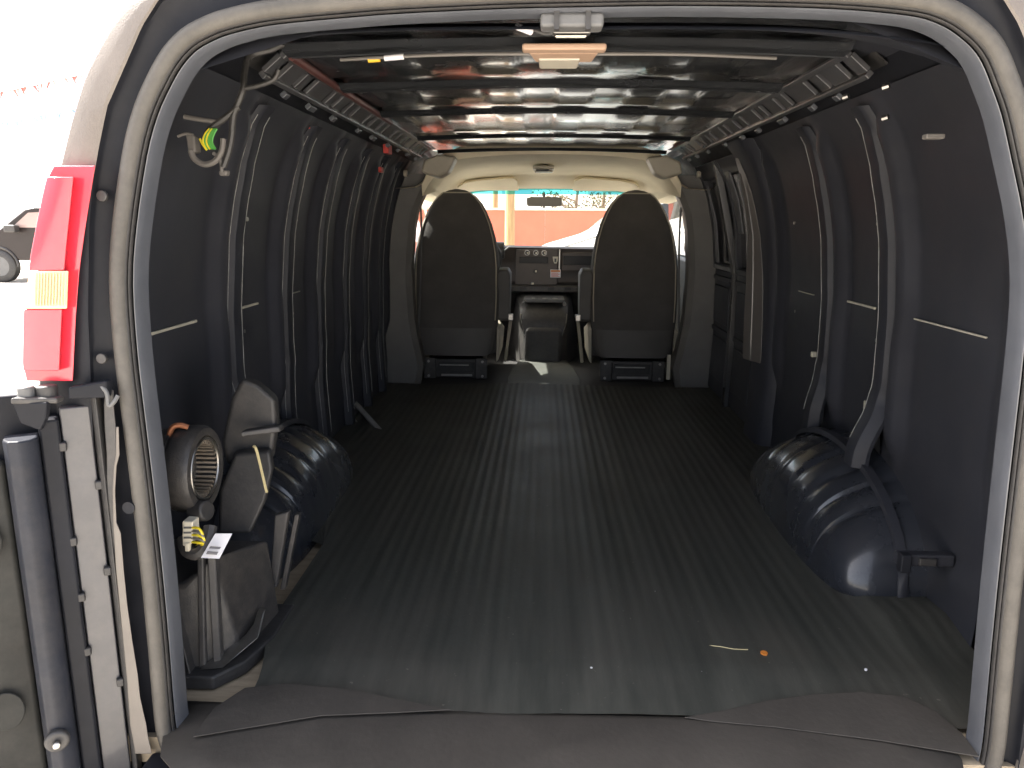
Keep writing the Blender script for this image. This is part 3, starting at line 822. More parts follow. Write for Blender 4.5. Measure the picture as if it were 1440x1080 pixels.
for x, z in ((-.09, .598), (-.11, .51)):
    cyl('dash_knob', (x, 4.245, z), (0, 1, 0), .016 if z > .55 else .010, .02, METAL if z < .55 else BLACKP, dash, seg=14, bevel=.003)
    box('knob_mark', (x - .001, x + .011), (4.2335, 4.2348), (z - .006, z + .008), CREAM, dash)
mesh('white_crest', [(.033, 4.252, .703), (.073, 4.252, .703), (.070, 4.252, .675), (.062, 4.252, .655), (.045, 4.252, .655), (.037, 4.252, .675)], [(0, 1, 2, 3, 4, 5)], CREAM, dash, solid=.003)
box('crest_bar', (.046, .060), (4.247, 4.250), (.664, .69), GREYP, dash)
box('glove_door', (.095, .40), (4.262, 4.31), (.60, .735), DASHM, dash, bevel=.008)
box('glove_recess', (.11, .37), (4.254, 4.2605), (.645, .71), DASHD, dash, bevel=.004)
box('dash_trim', (.078, .086), (4.25, 4.262), (.60, .755), METAL, dash)
box('dash_trim', (.375, .392), (4.25, 4.262), (.56, .755), GREYP, dash, bevel=.003)
box('lower_shelf', (-.37, .42), (4.20, 4.30), (.452, .50), BLACKP, dash, bevel=.01)
for x in (-.29, -.20, .0, .12, .2, .3):
    box('dash_vent', (x, x + .05), (4.195, 4.1995), (.468, .49), DASHD, dash, bevel=.002)
# warning tag on the dash
wt = box('warning_label', (.018, .092), (4.238, 4.2415), (.556, .612), WHITE, dash)
box('label_head', (.022, .088), (4.2355, 4.2375), (.596, .608), ORANGE, wt)
for k_ in range(4): box('label_line', (.025, .085 - .01 * (k_ % 2)), (4.2355, 4.2375), (.562 + k_ * .008, .565 + k_ * .008), REDINK, wt)
# steering column end, gear lever
tube('gear_lever', [(-.36, 4.2, .70), (-.31, 4.17, .745), (-.27, 4.15, .775)], .007, METAL, dash, seg=8)
tube('steering_wheel', [(-.52 + .19 * math.cos(a), 4.02 - .06 * math.sin(a), .70 + .16 * math.sin(a)) for a in [2 * PI * i / 20 for i in range(20)]], .014, BLACKP, dash, seg=8, closed=True)
cyl('instrument_hood', (-.52, 4.22, .745), (1, 0, 0), .06, .42, BLACKP, dash, seg=20, bevel=.01)
# engine cover
ec = empty('engine_cover'); ec.parent = van
def ring_ec(y, w0, w1, z1, z0=-.03):
    return [(-.025 - w0, y, z0), (-.025 - w0, y, z1 * .25), (-.025 - (w0 + w1) / 2, y, z1 * .6), (-.025 - w1, y, z1 * .94), (-.025 - w1 * .8, y, z1), (-.025 + w1 * .8, y, z1), (-.025 + w1, y, z1 * .94), (-.025 + (w0 + w1) / 2, y, z1 * .6), (-.025 + w0, y, z1 * .25), (-.025 + w0, y, z0)]
loft('cover_shell', [ring_ec(3.86, .11, .15, .28), ring_ec(3.90, .15, .165, .345), ring_ec(3.98, .17, .17, .40), ring_ec(4.30, .25, .20, .445)], BLACKP, ec, bevel=.01)
box('cup_tray', (-.165, .115), (3.935, 4.2), (.405, .43), GREYP, ec, bevel=.008)
for k_ in range(3): cyl('cup_ring', (-.03 + .07 * k_ - .06, 3.95, .433), (0, 0, 1), .018, .006, METAL, ec, seg=14)
for sx in (-1, 1):
    tube('cover_strap', [(-.025 + sx * .158, 3.90, .335), (-.025 + sx * .15, 3.87, .27), (-.025 + sx * .125, 3.85, .19)], .004, METAL, ec, seg=6)
    cyl('cover_bolt', (-.025 + sx * .14, 3.925, .40), (0, 1, .2), .012, .03, METAL, ec, seg=10)
box('cover_pocket', (-.15, .10), (3.80, 3.86), (.0, .25), RUBBER, ec, bevel=.03)

# ---- seats
def make_seat(cx, side):
    st = empty('bucket_seat'); st.parent = van; st.location = (cx, 3.30, 0)
    W = [(.15, .195), (.17, .215), (.26, .232), (.36, .242), (.5, .247), (.68, .245), (.76, .238), (.85, .222), (.93, .200), (1.0, .172), (1.05, .145), (1.09, .112), (1.115, .080), (1.13, .045), (1.136, .012)]
    W = [(z, hw * 1.065) for z, hw in W]
    rings = []
    for z, hw in W:
        th = .055 * (1 if z < .95 else max(.25, 1 - (z - .95) * 3.5))
        yc = .05 + (z - .3) * .13
        ring = []
        for j in range(24):
            a = 2 * PI * j / 24
            ca, sa = math.cos(a), math.sin(a)
            ring.append((hw * math.copysign(abs(ca) ** .55, ca), yc + th * math.copysign(abs(sa) ** .7, sa), z))
        rings.append(ring)
    loft('backrest', rings, SEATM, st, smooth=True)
    # vinyl lower flap on the back, piping
    rings = []
    for z, hw in ((.15, .20), (.22, .222), (.30, .232), (.315, .232)):
        yc = .05 + (z - .3) * .13 - .055
        rings.append([(-hw * .96, yc + .012, z), (-hw * .8, yc - .007, z), (0, yc - .012, z), (hw * .8, yc - .007, z), (hw * .96, yc + .012, z)])
    loft('back_flap', rings, SEATB, st, closed=False, caps=False, smooth=True)
    tube('piping', [(hw * .93 * sgn, .05 + (z - .3) * .13 - .035, z) for sgn, tab in ((-1, W), (1, W[::-1])) for z, hw in tab if .3 < z < 1.12], .004, BEIGE, st, seg=6, smooth_path=False)
    # cushion, seen past the side of the back
    loft('seat_cushion', [[(x * .25, y, z) for x, z in ((-1, .14), (1, .14), (1.02, .27), (.8, .31), (-.8, .31), (-1.02, .27))] for y in (.05, .3, .55)], SEATM, st, bevel=.03, seg=3)
    # plastic side shield
    for s2 in (-1, 1):
        loft('side_shield', [[(s2 * .245, y, .10), (s2 * .262, y, .12), (s2 * (.272), y, z1), (s2 * .25, y, z1 + .012)] for y, z1 in ((.03, .30), (.12, .34), (.3, .30), (.5, .26))], BEIGE, st, bevel=.004)
    # arm rest on the inner side
    loft('arm_rest', [[(side * x, y, z) for x, z in ((.250, z0 + .0), (.325, z0 + .0), (.33, z1 - .03), (.315, z1), (.262, z1), (.250, z1 - .02))] for y, z0, z1 in ((.06, .36, .66), (.10, .35, .675), (.20, .36, .67), (.24, .40, .64))], SEATB, st, bevel=.012, seg=3)
    tube('belt_buckle', [(side * .30, .08, .10), (side * .315, .05, .22), (side * .335, .04, .37)], .010, BEIGE, st, seg=8)
    box('buckle_head', tuple(sorted((side * .318, side * .35))), (.02, .05), (.36, .40), METAL, st, bevel=.004)
    # pedestal
    pd = empty('pedestal'); pd.parent = st
    for s2 in (-1, 1):
        box('pedestal_bracket', tuple(sorted((s2 * .12, s2 * .195))), (-.01, .01), (.0, .13), BLACKP, pd, bevel=.006)
        for z in (.02, .11): cyl('bolt', (s2 * .165, -.014, z), (0, 1, 0), .008, .01, METAL, pd, seg=8)
    box('pedestal_box', (-.16, .16), (.02, .45), (.0, .12), BLACKP, pd, bevel=.008)
    box('pedestal_slot', (-.11, .11), (.012, .0195), (.04, .10), RUBBER, pd, bevel=.004)
    box('pedestal_slot', (-.10, .08), (.006, .0115), (.080, .088), METAL, pd, bevel=.002)
    box('cross_bar', (-.09, .10), (.0, .0115), (.015, .028), METAL, pd, bevel=.003)
    return st
s1 = make_seat(-.560, 1)
s2 = make_seat(.515, -1)
tag(s1, 'driver side charcoal bucket seat, left of the two'); tag(s2, 'passenger side charcoal bucket seat, right of the two')
box('slide_lever', (.28, .30), (3.26, 3.28), (.02, .17), CREAM, None)
lv = S.objects['slide_lever']; lv.parent = s2; lv.location = (0, 0, 0)
lv.data.transform(Matrix.Translation((-.075, -3.29, 0)))

# ---- tail lamp
tl = empty('tail_lamp'); tl.parent = van
LI = [(232.6, 134), (314, 121), (377, 112), (440, 107), (535, 102.5)]
LO = [(232.6, 76), (251, 65), (311, 52), (362, 42.5), (396, 39), (440, 33), (510, 31.5), (530, 34), (535, 37)]
LE = [(232.6, 106), (251, 104), (346, 94), (381, 91), (434, 88), (519, 84)]
def lamp_body(name, ya, yb, m, in_tab, Yf, Yb, bulge, n=14, inset=0):
    rings = []
    for i in range(n + 1):
        py = lerp(ya, yb, i / n)
        a_, b_ = interp(in_tab, py), interp(LO, py) + inset
        P = [at(a_, py, Yb)] + [at(lerp(a_, b_, u), py, Yf) + Vector((0, -bulge * math.sin(PI * (u * .8 + .1)), 0)) for u in (.0, .06, .3, .55, .8, 1)]
        q = at(b_, py, Yf)
        P.append(q + Vector((-.002, .05, 0)))
        rings.append(P)
    return loft(name, rings, m, tl, smooth=True, bevel=.0015)
lamp_body('lens_rim', 233, 536, REDRIM, LI, -.026, .0, .0)
lamp_body('red_lens', 249, 380.3, REDLENS, LE, -.040, -.02, .004, inset=.3)
lamp_body('red_lens', 434.6, 521, REDLENS, LE, -.040, -.02, .004, inset=.3)
lamp_body('amber_lens', 380.8, 434, AMBER, [(380, 97), (434, 95)], -.043, -.02, .004, inset=.3, n=6)
for k_ in range(11):
    px_ = 50 + k_ * 4.2
    c0, c1 = at(px_, 384, -.0485), at(px_ - 1.5, 430, -.0485)
    tube('lens_flute', [c0, c1], .0011, AMBER, tl, seg=5)
# screw tabs and paint recess beside the lamp
for z in (.985, .72): cyl('lamp_screw', (-.742 if z > .9 else -.772, -.004, z), (0, 1, 0), .009, .008, DUCTM, tl, seg=12, bevel=.002)

# ---- open left rear door (hinged at the left pillar, swung well back)
TH = R(150)
D = Vector((math.cos(TH), -math.sin(TH), 0)); N = Vector((math.sin(TH), math.cos(TH), 0))
Hh = Vector((-.782, -.018, 0))
door = empty('rear_door'); door.parent = van
tag(door, 'open left rear door folded back beside the lamp')
DPANEL = mat('dark_door_liner', (.016, .017, .016), .6, spec=.2, var=.5, vscale=5, bump=.3, bscale=40, dust=.08)
DROLL = mat('glossy_navy_roll', (.014, .017, .025), .45, coat=.0, spec=.2, rvar=.1, var=.2, dust=.1)
def DP(s, n_, z): p = Hh + D * s + N * n_; return (p.x, p.y, z)
def dslab(name, s0, s1, n0, n1, z0, z1, m, bev=.004, ztop=None):
    vs = [DP(s, n_, z) for s in (s0, s1) for n_ in (n0, n1) for z in (z0, z1)]
    return mesh(name, vs, [(0, 1, 3, 2), (4, 6, 7, 5), (0, 4, 5, 1), (2, 3, 7, 6), (0, 2, 6, 4), (1, 5, 7, 3)], m, door, bevel=bev)
dslab('door_skin', .0, .80, -.06, -.045, -.30, .662, BODY)
loft('door_rim', [[DP(s, n_, z) for s, n_ in ((-.006, -.05), (-.008, -.012), (.0, .002), (.006, -.004), (.01, -.03))] for z in (-.30, 0, .3, .55, .62, .645, .657)], RUBBER, door, bevel=.002)
dslab('edge_face', .011, .056, -.040, -.014, -.30, .640, EDGEGREY, .003)
dslab('edge_step', .057, .088, -.044, -.004, -.30, .625, BODY, .006)
loft('edge_roll', [[DP(s, n_, z) for s, n_ in ((.088, -.03), (.089, .006), (.098, .018), (.114, .024), (.130, .018), (.138, .0), (.139, -.03))] for z in (-.30, 0, .3, .50, .57, .60)], DROLL, door, bevel=.004, smooth=True)
dslab('inner_panel', .140, .80, -.04, -.012, -.30, .56, DPANEL, .01)
for z, s in ((.43, .150), (.12, .152), (-.06, .155)):
    pts = [DP(s + .035 + .028 * math.cos(a), -.004, z + .036 * math.sin(a)) for a in [2 * PI * i / 20 for i in range(20)]]
    prism('access_hole_cover', pts, N * .004, DPANEL, door, bevel=.002)
# clips on the seal
for z, s in ((.575, .056), (.405, .058), (.30, .056), (.195, .057), (.50, .010), (.34, .012), (.12, .012)):
    dslab('seal_clip', s - .006, s + .006, -.016, -.004, z - .008, z + .008, RUBBER, .003)
cyl('door_bumper', DP(.116, .028, .06), N, .020, .016, DUCTM, door, seg=18, bevel=.006)
cyl('bumper_stud', DP(.116, .042, .06), N, .007, .010, METAL, door, seg=12, bevel=.003)
# hinge
hg = empty('hinge'); hg.parent = van
prism('hinge_arm', [at(95, 545, -.05), at(150, 535, -.03), at(150, 560, -.03), at(95, 562, -.05)], (0, .02, 0), BODY, hg, bevel=.004)
_p = at(37, 551, -.06); cyl('hinge_pin', _p, (0, 0, 1), .013, .020, GREYP, hg, seg=14, bevel=.004)
_p = at(66, 552, -.045); cyl('hinge_pin', _p, (0, 0, 1), .016, .026, DUCTM, hg, seg=14, bevel=.004)
prism('hinge_plate', [at(16, 566, -.08), at(66, 566, -.07), at(64, 588, -.07), at(56, 606, -.07), at(28, 596, -.075)], (0, .012, 0), BODY, hg, bevel=.003)
prism('hinge_leaf', [at(14, 560, -.085), at(80, 560, -.06), at(80, 568, -.06), at(14, 569, -.085)], (0, .02, 0), DUCTM, hg, bevel=.003)
# pale body edge between the door and the seal
EL = [(600, 163, 167), (640, 163, 168), (655, 160, 164), (690, 158, 162), (735, 159, 164), (750, 160, 170), (800, 163, 174), (850, 168, 179), (900, 173, 186), (950, 178, 194), (980, 180, 197), (1020, 183, 206), (1035, 186, 208), (1060, 190, 214)]
loft('body_edge', [[at(a_, py, -.020), at(b_, py, -.020), at(b_, py, -.008), at(a_, py, -.008)] for py, a_, b_ in EL], EDGEM, van, bevel=.0015)
loft('body_ledge', [[at(a_, py, -.016), at(b_, py, -.016), at(b_, py, .0), at(a_, py, .0)] for py, a_, b_ in ((548, 148, 160), (570, 146, 160), (600, 147, 163), (640, 150, 164), (680, 150, 160), (730, 152, 160), (780, 155, 162))], DUCTM, van, bevel=.002)
tube('check_strap', [at(141, 542, -.03), at(150, 552, -.03), at(153, 570, -.03), at(160, 566, -.03), at(166, 556, -.025)], .0035, GREYP, van, seg=8)
lathe('striker_cup', at(184, 712, -.004), (0, 1, 0), [(.008, .003), (.008, .005), (-.002, .010), (-.008, .011)], BODY, van, seg=18)
# right rear door, only its inner edge shows
rd = empty('rear_door'); rd.parent = van
tag(rd, 'open right rear door folded back at the right edge')
def DQ(s, n_, z):
    p = Vector((.842, -.018, 0)) + Vector((-D.x, D.y, 0)) * s + Vector((-N.x, N.y, 0)) * n_; return (p.x, p.y, z)
def qslab(name, s0, s1, n0, n1, z0, z1, m, bev=.004):
    vs = [DQ(s, n_, z) for s in (s0, s1) for n_ in (n0, n1) for z in (z0, z1)]
    return mesh(name, vs, [(0, 1, 3, 2), (4, 6, 7, 5), (0, 4, 5, 1), (2, 3, 7, 6), (0, 2, 6, 4), (1, 5, 7, 3)], m, rd, bevel=bev)
qslab('door_skin', .0, .8, -.06, -.045, -.3, .662, BODY)
qslab('edge_face', .011, .078, -.040, -.014, -.3, .64, EDGEGREY)
qslab('edge_step', .079, .166, -.044, .01, -.3, .625, BODY)
qslab('inner_panel', .167, .8, -.04, -.012, -.3, .54, PAINT)
loft('body_edge', [[(.850 + a, -.022, z), (.845 + a - b, -.022, z), (.845 + a - b, .0, z), (.852 + a, .0, z)] for z, a, b in ((-.2, -.01, .03), (0, .0, .016), (.25, .007, .009), (.44, .004, .006), (.6, -.002, .004), (.63, .0, .004))], EDGEM, van, bevel=.002)

# ---- exposed rear heater / blower behind the left wheel
hv = empty('rear_blower_unit'); hv.parent = van
tag(hv, 'exposed black rear blower unit with bare fan cage and cut trim')
bx, by, bz = -.765, .27, .435
BL = boxes('fan_blade', [((-.020, .022), (-.0022, .0022), (.054, .065))], WHEELM, hv)
BL.location = (bx, by, bz)
NB = 34
for k_ in range(NB):
    c_ = BL if k_ == 0 else BL.copy()
    if k_: S.collection.objects.link(c_); c_.parent = hv
    c_.rotation_euler = (2 * PI * k_ / NB, 0, 0)
lathe('cage_back', (bx, by, bz), (1, 0, 0), [(-.024, .001), (-.024, .066), (-.022, .066), (-.022, .001)], RUBBER, hv)
tube('cage_ring', [(bx + .024, by + .064 * math.cos(a), bz + .064 * math.sin(a)) for a in [2 * PI * i / 28 for i in range(28)]], .0035, METAL, hv, seg=8, closed=True, smooth_path=False)
lathe('fan_hub', (bx - .01, by, bz), (1, 0, 0), [(-.02, .022), (.0, .018), (.006, .010), (.008, .0)], METAL, hv, seg=16)
lathe('scroll_housing', (bx, by, bz), (1, 0, 0), [(-.026, .069), (-.026, .086), (-.018, .092), (.016, .092), (.026, .086), (.028, .076), (.026, .070), (.020, .0685), (-.02, .0685)], BLACKP, hv, seg=36)
lathe('scroll_back', (bx - .028, by, bz), (1, 0, 0), [(0, .001), (0, .090), (-.05, .08), (-.055, .0)], BLACKP, hv)
cyl('motor_mount', (bx + .03, by - .05, bz - .075), (1, -.3, .2), .022, .04, RUBBER, hv, seg=18, bevel=.006)
tube('copper_pipe', [(-.80, .24, .50), (-.79, .24, .53), (-.775, .245, .536), (-.76, .25, .53)], .006, COPPER, hv)
# tall duct boot
prism('duct_boot', [at(340, 532, .46), at(362, 541, .46), at(387, 562, .46), at(389, 600, .46), at(381, 652, .46), at(345, 650, .46), at(318, 655, .46), at(312, 620, .46), at(325, 560, .46)], (-.02, .08, -.01), DUCTM, hv, bevel=.012, seg=3)
prism('duct_flap', [at(330, 638, .42), at(380, 634, .42), at(384, 660, .42), at(374, 705, .40), at(352, 752, .38), at(306, 752, .38), at(308, 690, .40)], (-.01, .04, 0), RUBBER, hv, bevel=.01)
prism('duct_lip', [(-.715, .40, .478), (-.64, .44, .482), (-.636, .44, .468), (-.715, .40, .466)], (0, .03, 0), DUCTM, hv, bevel=.004)
tube('trim_stick', [(-.680, .385, .450), (-.674, .38, .448), (-.668, .38, .42), (-.656, .375, .36), (-.653, .375, .345)], .0032, STRAW, hv, seg=6)
# evaporator case
A_ = [(-.90, .17, -.01), (-.735, .17, -.01), (-.672, .24, -.005), (-.655, .42, .0), (-.90, .42, .0)]
B_ = [(-.90, .20, .20), (-.775, .20, .20), (-.715, .21, .262), (-.650, .36, .235), (-.90, .36, .235)]
loft('evaporator_case', [[Vector(p) for p in A_], [Vector(p) for p in B_]], BLACKP, hv, bevel=.008, seg=2)
prism('case_ridge', [(-.742, .163, .0), (-.728, .163, .0), (-.728, .20, .268), (-.742, .20, .262)], (0, .02, 0), DUCTM, hv, bevel=.004)
prism('case_ridge', [(-.716, .175, .0), (-.700, .180, .0), (-.704, .205, .278), (-.720, .20, .274)], (0, .02, 0), DUCTM, hv, bevel=.004)
prism('case_facet', [(-.80, .19, .19), (-.785, .165, .17), (-.745, .145, -.0), (-.80, .15, -.0)], (0, .03, 0), BLACKP, hv, bevel=.004)
prism('mount_plate', [(-.652, .41, .275), (-.618, .41, .285), (-.655, .40, .095), (-.672, .40, .10)], (0, .02, 0), DUCTM, hv, bevel=.004)
prism('mount_plate', [(-.612, .43, .27), (-.600, .43, .27), (-.642, .42, .08), (-.655, .42, .08)], (0, .02, 0), BLACKP, hv, bevel=.003)
prism('base_tray', [(-.90, .14, -.002), (-.70, .14, -.002), (-.655, .20, -.002), (-.63, .30, -.002), (-.63, .45, -.002), (-.90, .45, -.002)], (0, 0, .032), RUBBER, hv, bevel=.006)
prism('tray_bracket', [(-.735, .155, .034), (-.69, .165, .034), (-.645, .25, .055), (-.64, .28, .10), (-.655, .28, .10), (-.665, .26, .06), (-.70, .20, .045)], (0, .012, .004), METAL, hv, bevel=.002)
prism('case_label', [at(283, 784, .158), at(309, 785, .158), at(327, 750, .185), at(303, 750, .185)], (0, -.002, .0), WHITE, hv)
prism('label_print', [at(290, 779, .155), at(305, 780, .155), at(307, 776, .156), at(292, 775, .156)], (0, -.001, .0), INK, hv)
prism('label_print', [at(294, 771, .158), at(309, 772, .158), at(311, 769, .159), at(296, 768, .159)], (0, -.001, .0), INK, hv)
tube('hose_elbow', [(-.765, .20, .31), (-.752, .185, .288), (-.728, .18, .285), (-.712, .19, .305), (-.712, .21, .33)], .014, DUCTM, hv)
prism('white_connector', [at(256, 733, .17), at(271, 734, .17), at(272, 762, .17), at(264, 770, .17), at(256, 768, .17)], (0, .03, 0), CREAM, hv, bevel=.003)
prism('connector_latch', [at(259, 764, .165), at(266, 764, .165), at(266, 776, .165), at(260, 776, .165)], (0, .01, 0), CREAM, hv, bevel=.002)
for q_ in (741, 748, 755): prism('connector_slot', [at(258, q_, .1685), at(269, q_, .1685), at(269, q_ + 2.5, .1685), at(258, q_ + 2.5, .1685)], (0, .001, 0), GREYP, hv)
for k_, c_ in enumerate((YWIRE, GRWIRE, YWIRE, GRWIRE, YWIRE)):
    tube('yellow_wire' if c_ is YWIRE else 'grey_wire', [at(270, 742 + k_ * 5, .172), at(279, 743 + k_ * 5, .165), at(287 - abs(k_ - 2), 752 + k_ * 3, .165), at(284, 762 + k_, .175), at(276, 768, .19)], .0026, c_, hv, seg=6)

# ---- rubber mat lying on the cargo floor
def mat_mesh():
    xs_ = []
    pitch = .034
    x = -.93
    while x <= .93:
        xs_ += [(x + pitch * q / 6, .0006 * (1 - math.cos(2 * PI * q / 6))) for q in range(6)]
        x += pitch
    def corr(x): return .0007 * math.cos(2 * PI * x / .14) * (1 if abs(x) < .75 else 0)
    ysx = [.085, .10, .14, .16, .20, .235, .25, .28, .34, .45, .6, .8, 1.0, 1.3, 1.6, 1.9, 2.2, 2.5, 2.8, 3.0, 3.045]
    vs, fs = [], []
    for y in ysx:
        base = lerp(.0, .017, (y - .085) / .15) if y < .235 else .017
        for (x, h) in xs_:
            # outline follows the wheel housings and the cut-away corner
            lim = .80
            if y < .85: lim_l = .612 + .05 * sm((y - .14) / .25)
            else: lim_l = .95
            xx = x
            wob = .004 * math.sin(3.1 * y + 4 * x) + .003 * math.sin(7 * x + y)
            if y > 2.9: yy = y + .03 * math.sin(x * 4.5 + 1.0)
            else: yy = y
            amp = .5 + .5 * sm((y - .2) / .5)
            if xx < -lim_l: xx = -lim_l - .02 * (0)
            edge = .03 * sm((abs(xx) - .74) / .06) * math.exp(-((y - .50) / .10) ** 2)
            vs.append((xx, yy, base + h * amp + corr(x) * amp + wob + edge + .009))
    n = len(xs_)
    for i in range(len(ysx) - 1):
        for j in range(n - 1):
            a = i * n + j
            if vs[a][0] == vs[a + 1][0] and vs[a + n][0] == vs[a + n + 1][0]: continue
            fs.append((a, a + 1, a + n + 1, a + n))
    return mesh('floor_mat', vs, fs, FLOORMAT, None, smooth=True)
mt = tag(mat_mesh(), 'long dark ribbed rubber mat covering the cargo floor', 'floor mat')
def sheet(name, pts, m, thick=.004, z=None):
    return prism(name, pts, (0, 0, thick), m, None, bevel=.0015)
c2 = sheet('floor_mat', [(-.235, 3.03, .008), (.19, 3.05, .008), (.20, 3.3, .009), (.17, 3.62, .012), (.13, 3.86, .02), (-.18, 3.86, .02), (-.22, 3.6, .012), (-.24, 3.3, .009)], mat('greenish_cab_mat', (.05, .055, .05), .5, var=.25, vscale=6, bump=.3, bscale=60, dust=.2))
tag(c2, 'short worn mat between the two front seats', 'floor mat')
def arc(a, b, h, n, f=1.0):
    return [Vector(a).lerp(Vector(b), i / n) + Vector((0, h * math.sin(PI * (i / n) ** f), 0)) for i in range(n + 1)]
# smooth threshold sheet and the two lobed flaps on top
th = loft('threshold_mat', [[(x * (1 if y > 0 else 1 - 1.2 * y * y * 8), y, z + .003 * math.sin(5 * x)) for x in [-.735 + i * .105 for i in range(15)]] for y, z in ((.090, .006), (.075, .0075), (.055, .007), (.0, .004), (-.055, -.004), (-.12, -.010), (-.15, -.04))], SMOOTHMAT, None, closed=False, caps=False, smooth=True, solid=.004)
tag(th, 'smooth brown-black threshold mat folded over the rear sill', 'floor mat')
fl = prism('rubber_flap', [(.25, .078, 0.015), (.33, .10, 0.017), (.42, .128, 0.022), (.52, .150, 0.025), (.62, .160, 0.027), (.70, .150, 0.026), (.745, .115, 0.019), (.765, .06, 0.013), (.765, .0, 0.010), (.60, .035, 0.011), (.42, .060, 0.013), (.30, .070, 0.014)], (0, 0, .0025), SMOOTHMAT, None, bevel=.0015)
tag(fl, 'dark curved rubber flap at the right end of the sill', 'rubber flap')
fl = prism('rubber_flap', [(-.67, -.02, 0.011), (-.665, .06, 0.014), (-.625, .118, 0.021), (-.55, .135, 0.023), (-.42, .125, 0.022), (-.30, .10, 0.017), (-.20, .078, 0.015), (-.30, .066, 0.014), (-.45, .050, 0.013)], (0, 0, .0025), SMOOTHMAT, None, bevel=.0015)
tag(fl, 'dark curved rubber flap at the left end of the sill by the bare board', 'rubber flap')
# debris
def debris(name, pts, r, m, lab, cat='debris'):
    return tag(tube(name, pts, r, m, None, seg=5), lab, cat)
debris('dry_twig', [(.345, .315, .029), (.37, .31, .030), (.40, .303, .029), (.43, .303, .029)], .0012, STRAW, 'thin pale twig lying on the mat near the right rear')
t_ = cyl('orange_crumb', (.462, .292, .028), (0, 0, 1), .008, .004, ORANGE, None, seg=7); tag(t_, 'small orange crumb beside the pale twig on the mat', 'debris')
for (x, y, lab) in ((.31, .215, 'tiny white fleck on the rear fold of the mat'), (.66, .24, 'tiny white fleck on the mat near the right corner'), (.265, .56, 'tiny white fleck on the mat near the right wheel housing'), (.08, .215, 'tiny white fleck near the middle of the rear mat')):
    t_ = cyl('white_fleck', (x, y, .028), (0, 0, 1), .0028, .004, WHITE, None, seg=6); tag(t_, lab, 'debris')
t_ = tube('scuffed_hole', [(.035 + .02 * math.cos(a), 2.43 + .04 * math.sin(a), .017) for a in [2 * PI * i / 12 for i in range(12)]], .004, RUBBER, mt, seg=6, closed=True)
t_.name = 'worn_patch'

# ==================================================================  OUTSIDE
GROUND = mat('pale_dusty_lot', (0.52, 0.48, 0.42), 0.9, var=0.12, vscale=0.6, bump=0.4, bscale=30)
g = mesh('ground', [(-400, -400, G), (400, -400, G), (400, 400, G), (-400, 400, G)], [(0, 1, 2, 3)], GROUND)
tag(g, kind='structure')
WALLR = mat('salmon_red_wall_paint', (0.50, 0.125, 0.075), 0.8, var=0.1, vscale=1.5, bump=0.3, bscale=40)
CAPM = mat('pale_wall_cap', (0.6, 0.55, 0.45), 0.8)
rw = empty('boundary_wall', (0, 20, G)); tag(rw, 'long red painted wall with pale cap across the lot ahead of the van', 'wall')
def onp(o, p): o.parent = p; o.matrix_parent_inverse = Matrix.Translation(-Vector(p.location)); return o
for k_ in range(8):
    x0_ = -8 + k_ * 4.0
    o = box('wall_panel', (x0_ + .001, x0_ + 3.999), (20, 20.2), (G, 1.24), WALLR, None, bevel=.01); onp(o, rw)
o = box('wall_cap', (-8.1, 24.1), (19.95, 20.25), (1.245, 1.30), CAPM, None); onp(o, rw)
WOOD = mat('weathered_wood_pole', (0.30, 0.19, 0.09), 0.85, var=0.3, vscale=5, stretch=(8, 8, .6))
p = cyl('utility_pole', (-.66, 13, 2.9), (0, 0, 1), .095, 7.1, WOOD, None, seg=16, r2=.075); tag(p, 'thick wooden pole in front of the red wall', 'pole')
p = cyl('utility_pole', (-1.75, 26, 2.35), (0, 0, 1), .10, 6, WOOD, None, seg=12); tag(p, 'thin wooden pole behind the red wall, left of the thick one', 'pole')
# bare trees beyond the wall
TRUNK = mat('bare_bark', (0.16, 0.12, 0.08), 0.9, var=0.2)
LEAF = mat('dry_foliage', (0.10, 0.095, 0.05), 0.8, var=0.4, vscale=3)
def tree(x, y, h, seed, lab):
    rr = random.Random(seed)
    t = empty('tree', (x, y, G)); tag(t, lab, 'tree', 'thin trees beyond the red wall')
    o = tube('trunk', [(0, 0, 0), (rr.uniform(-.1, .1), 0, h * .35), (rr.uniform(-.2, .2), 0, h * .7), (rr.uniform(-.3, .3), 0, h)], lambda q: .11 * (1 - q * .85), TRUNK, t, seg=8)
    vs, fs = [], []
    tips = []
    for b in range(16):
        a = rr.uniform(0, 2 * PI); z0 = h * rr.uniform(.25, .9); L = h * rr.uniform(.15, .35)
        e = Vector((math.cos(a) * L, math.sin(a) * L, z0 + L * rr.uniform(.2, .8)))
        tube('limb', [(0, 0, z0), (e.x * .5, e.y * .5, z0 + (e.z - z0) * .6), e], lambda q: .03 * (1 - q * .8), TRUNK, t, seg=5)
        tips.append((Vector((0, 0, z0)), e))
    for (a, e) in tips:
        for q in range(55):
            c = a.lerp(e, rr.uniform(.35, 1.1)) + Vector((rr.gauss(0, .18), rr.gauss(0, .18), rr.gauss(0, .18)))
            u = Vector((rr.gauss(0, 1), rr.gauss(0, 1), rr.gauss(0, 1))).normalized() * .05
            v = u.cross(Vector((rr.gauss(0, 1), rr.gauss(0, 1), rr.gauss(0, 1)))).normalized() * .035
            k0 = len(vs); vs += [c - u, c + v, c + u, c - v]; fs.append((k0, k0 + 1, k0 + 2, k0 + 3))
    mesh('crown', vs, fs, LEAF, t)
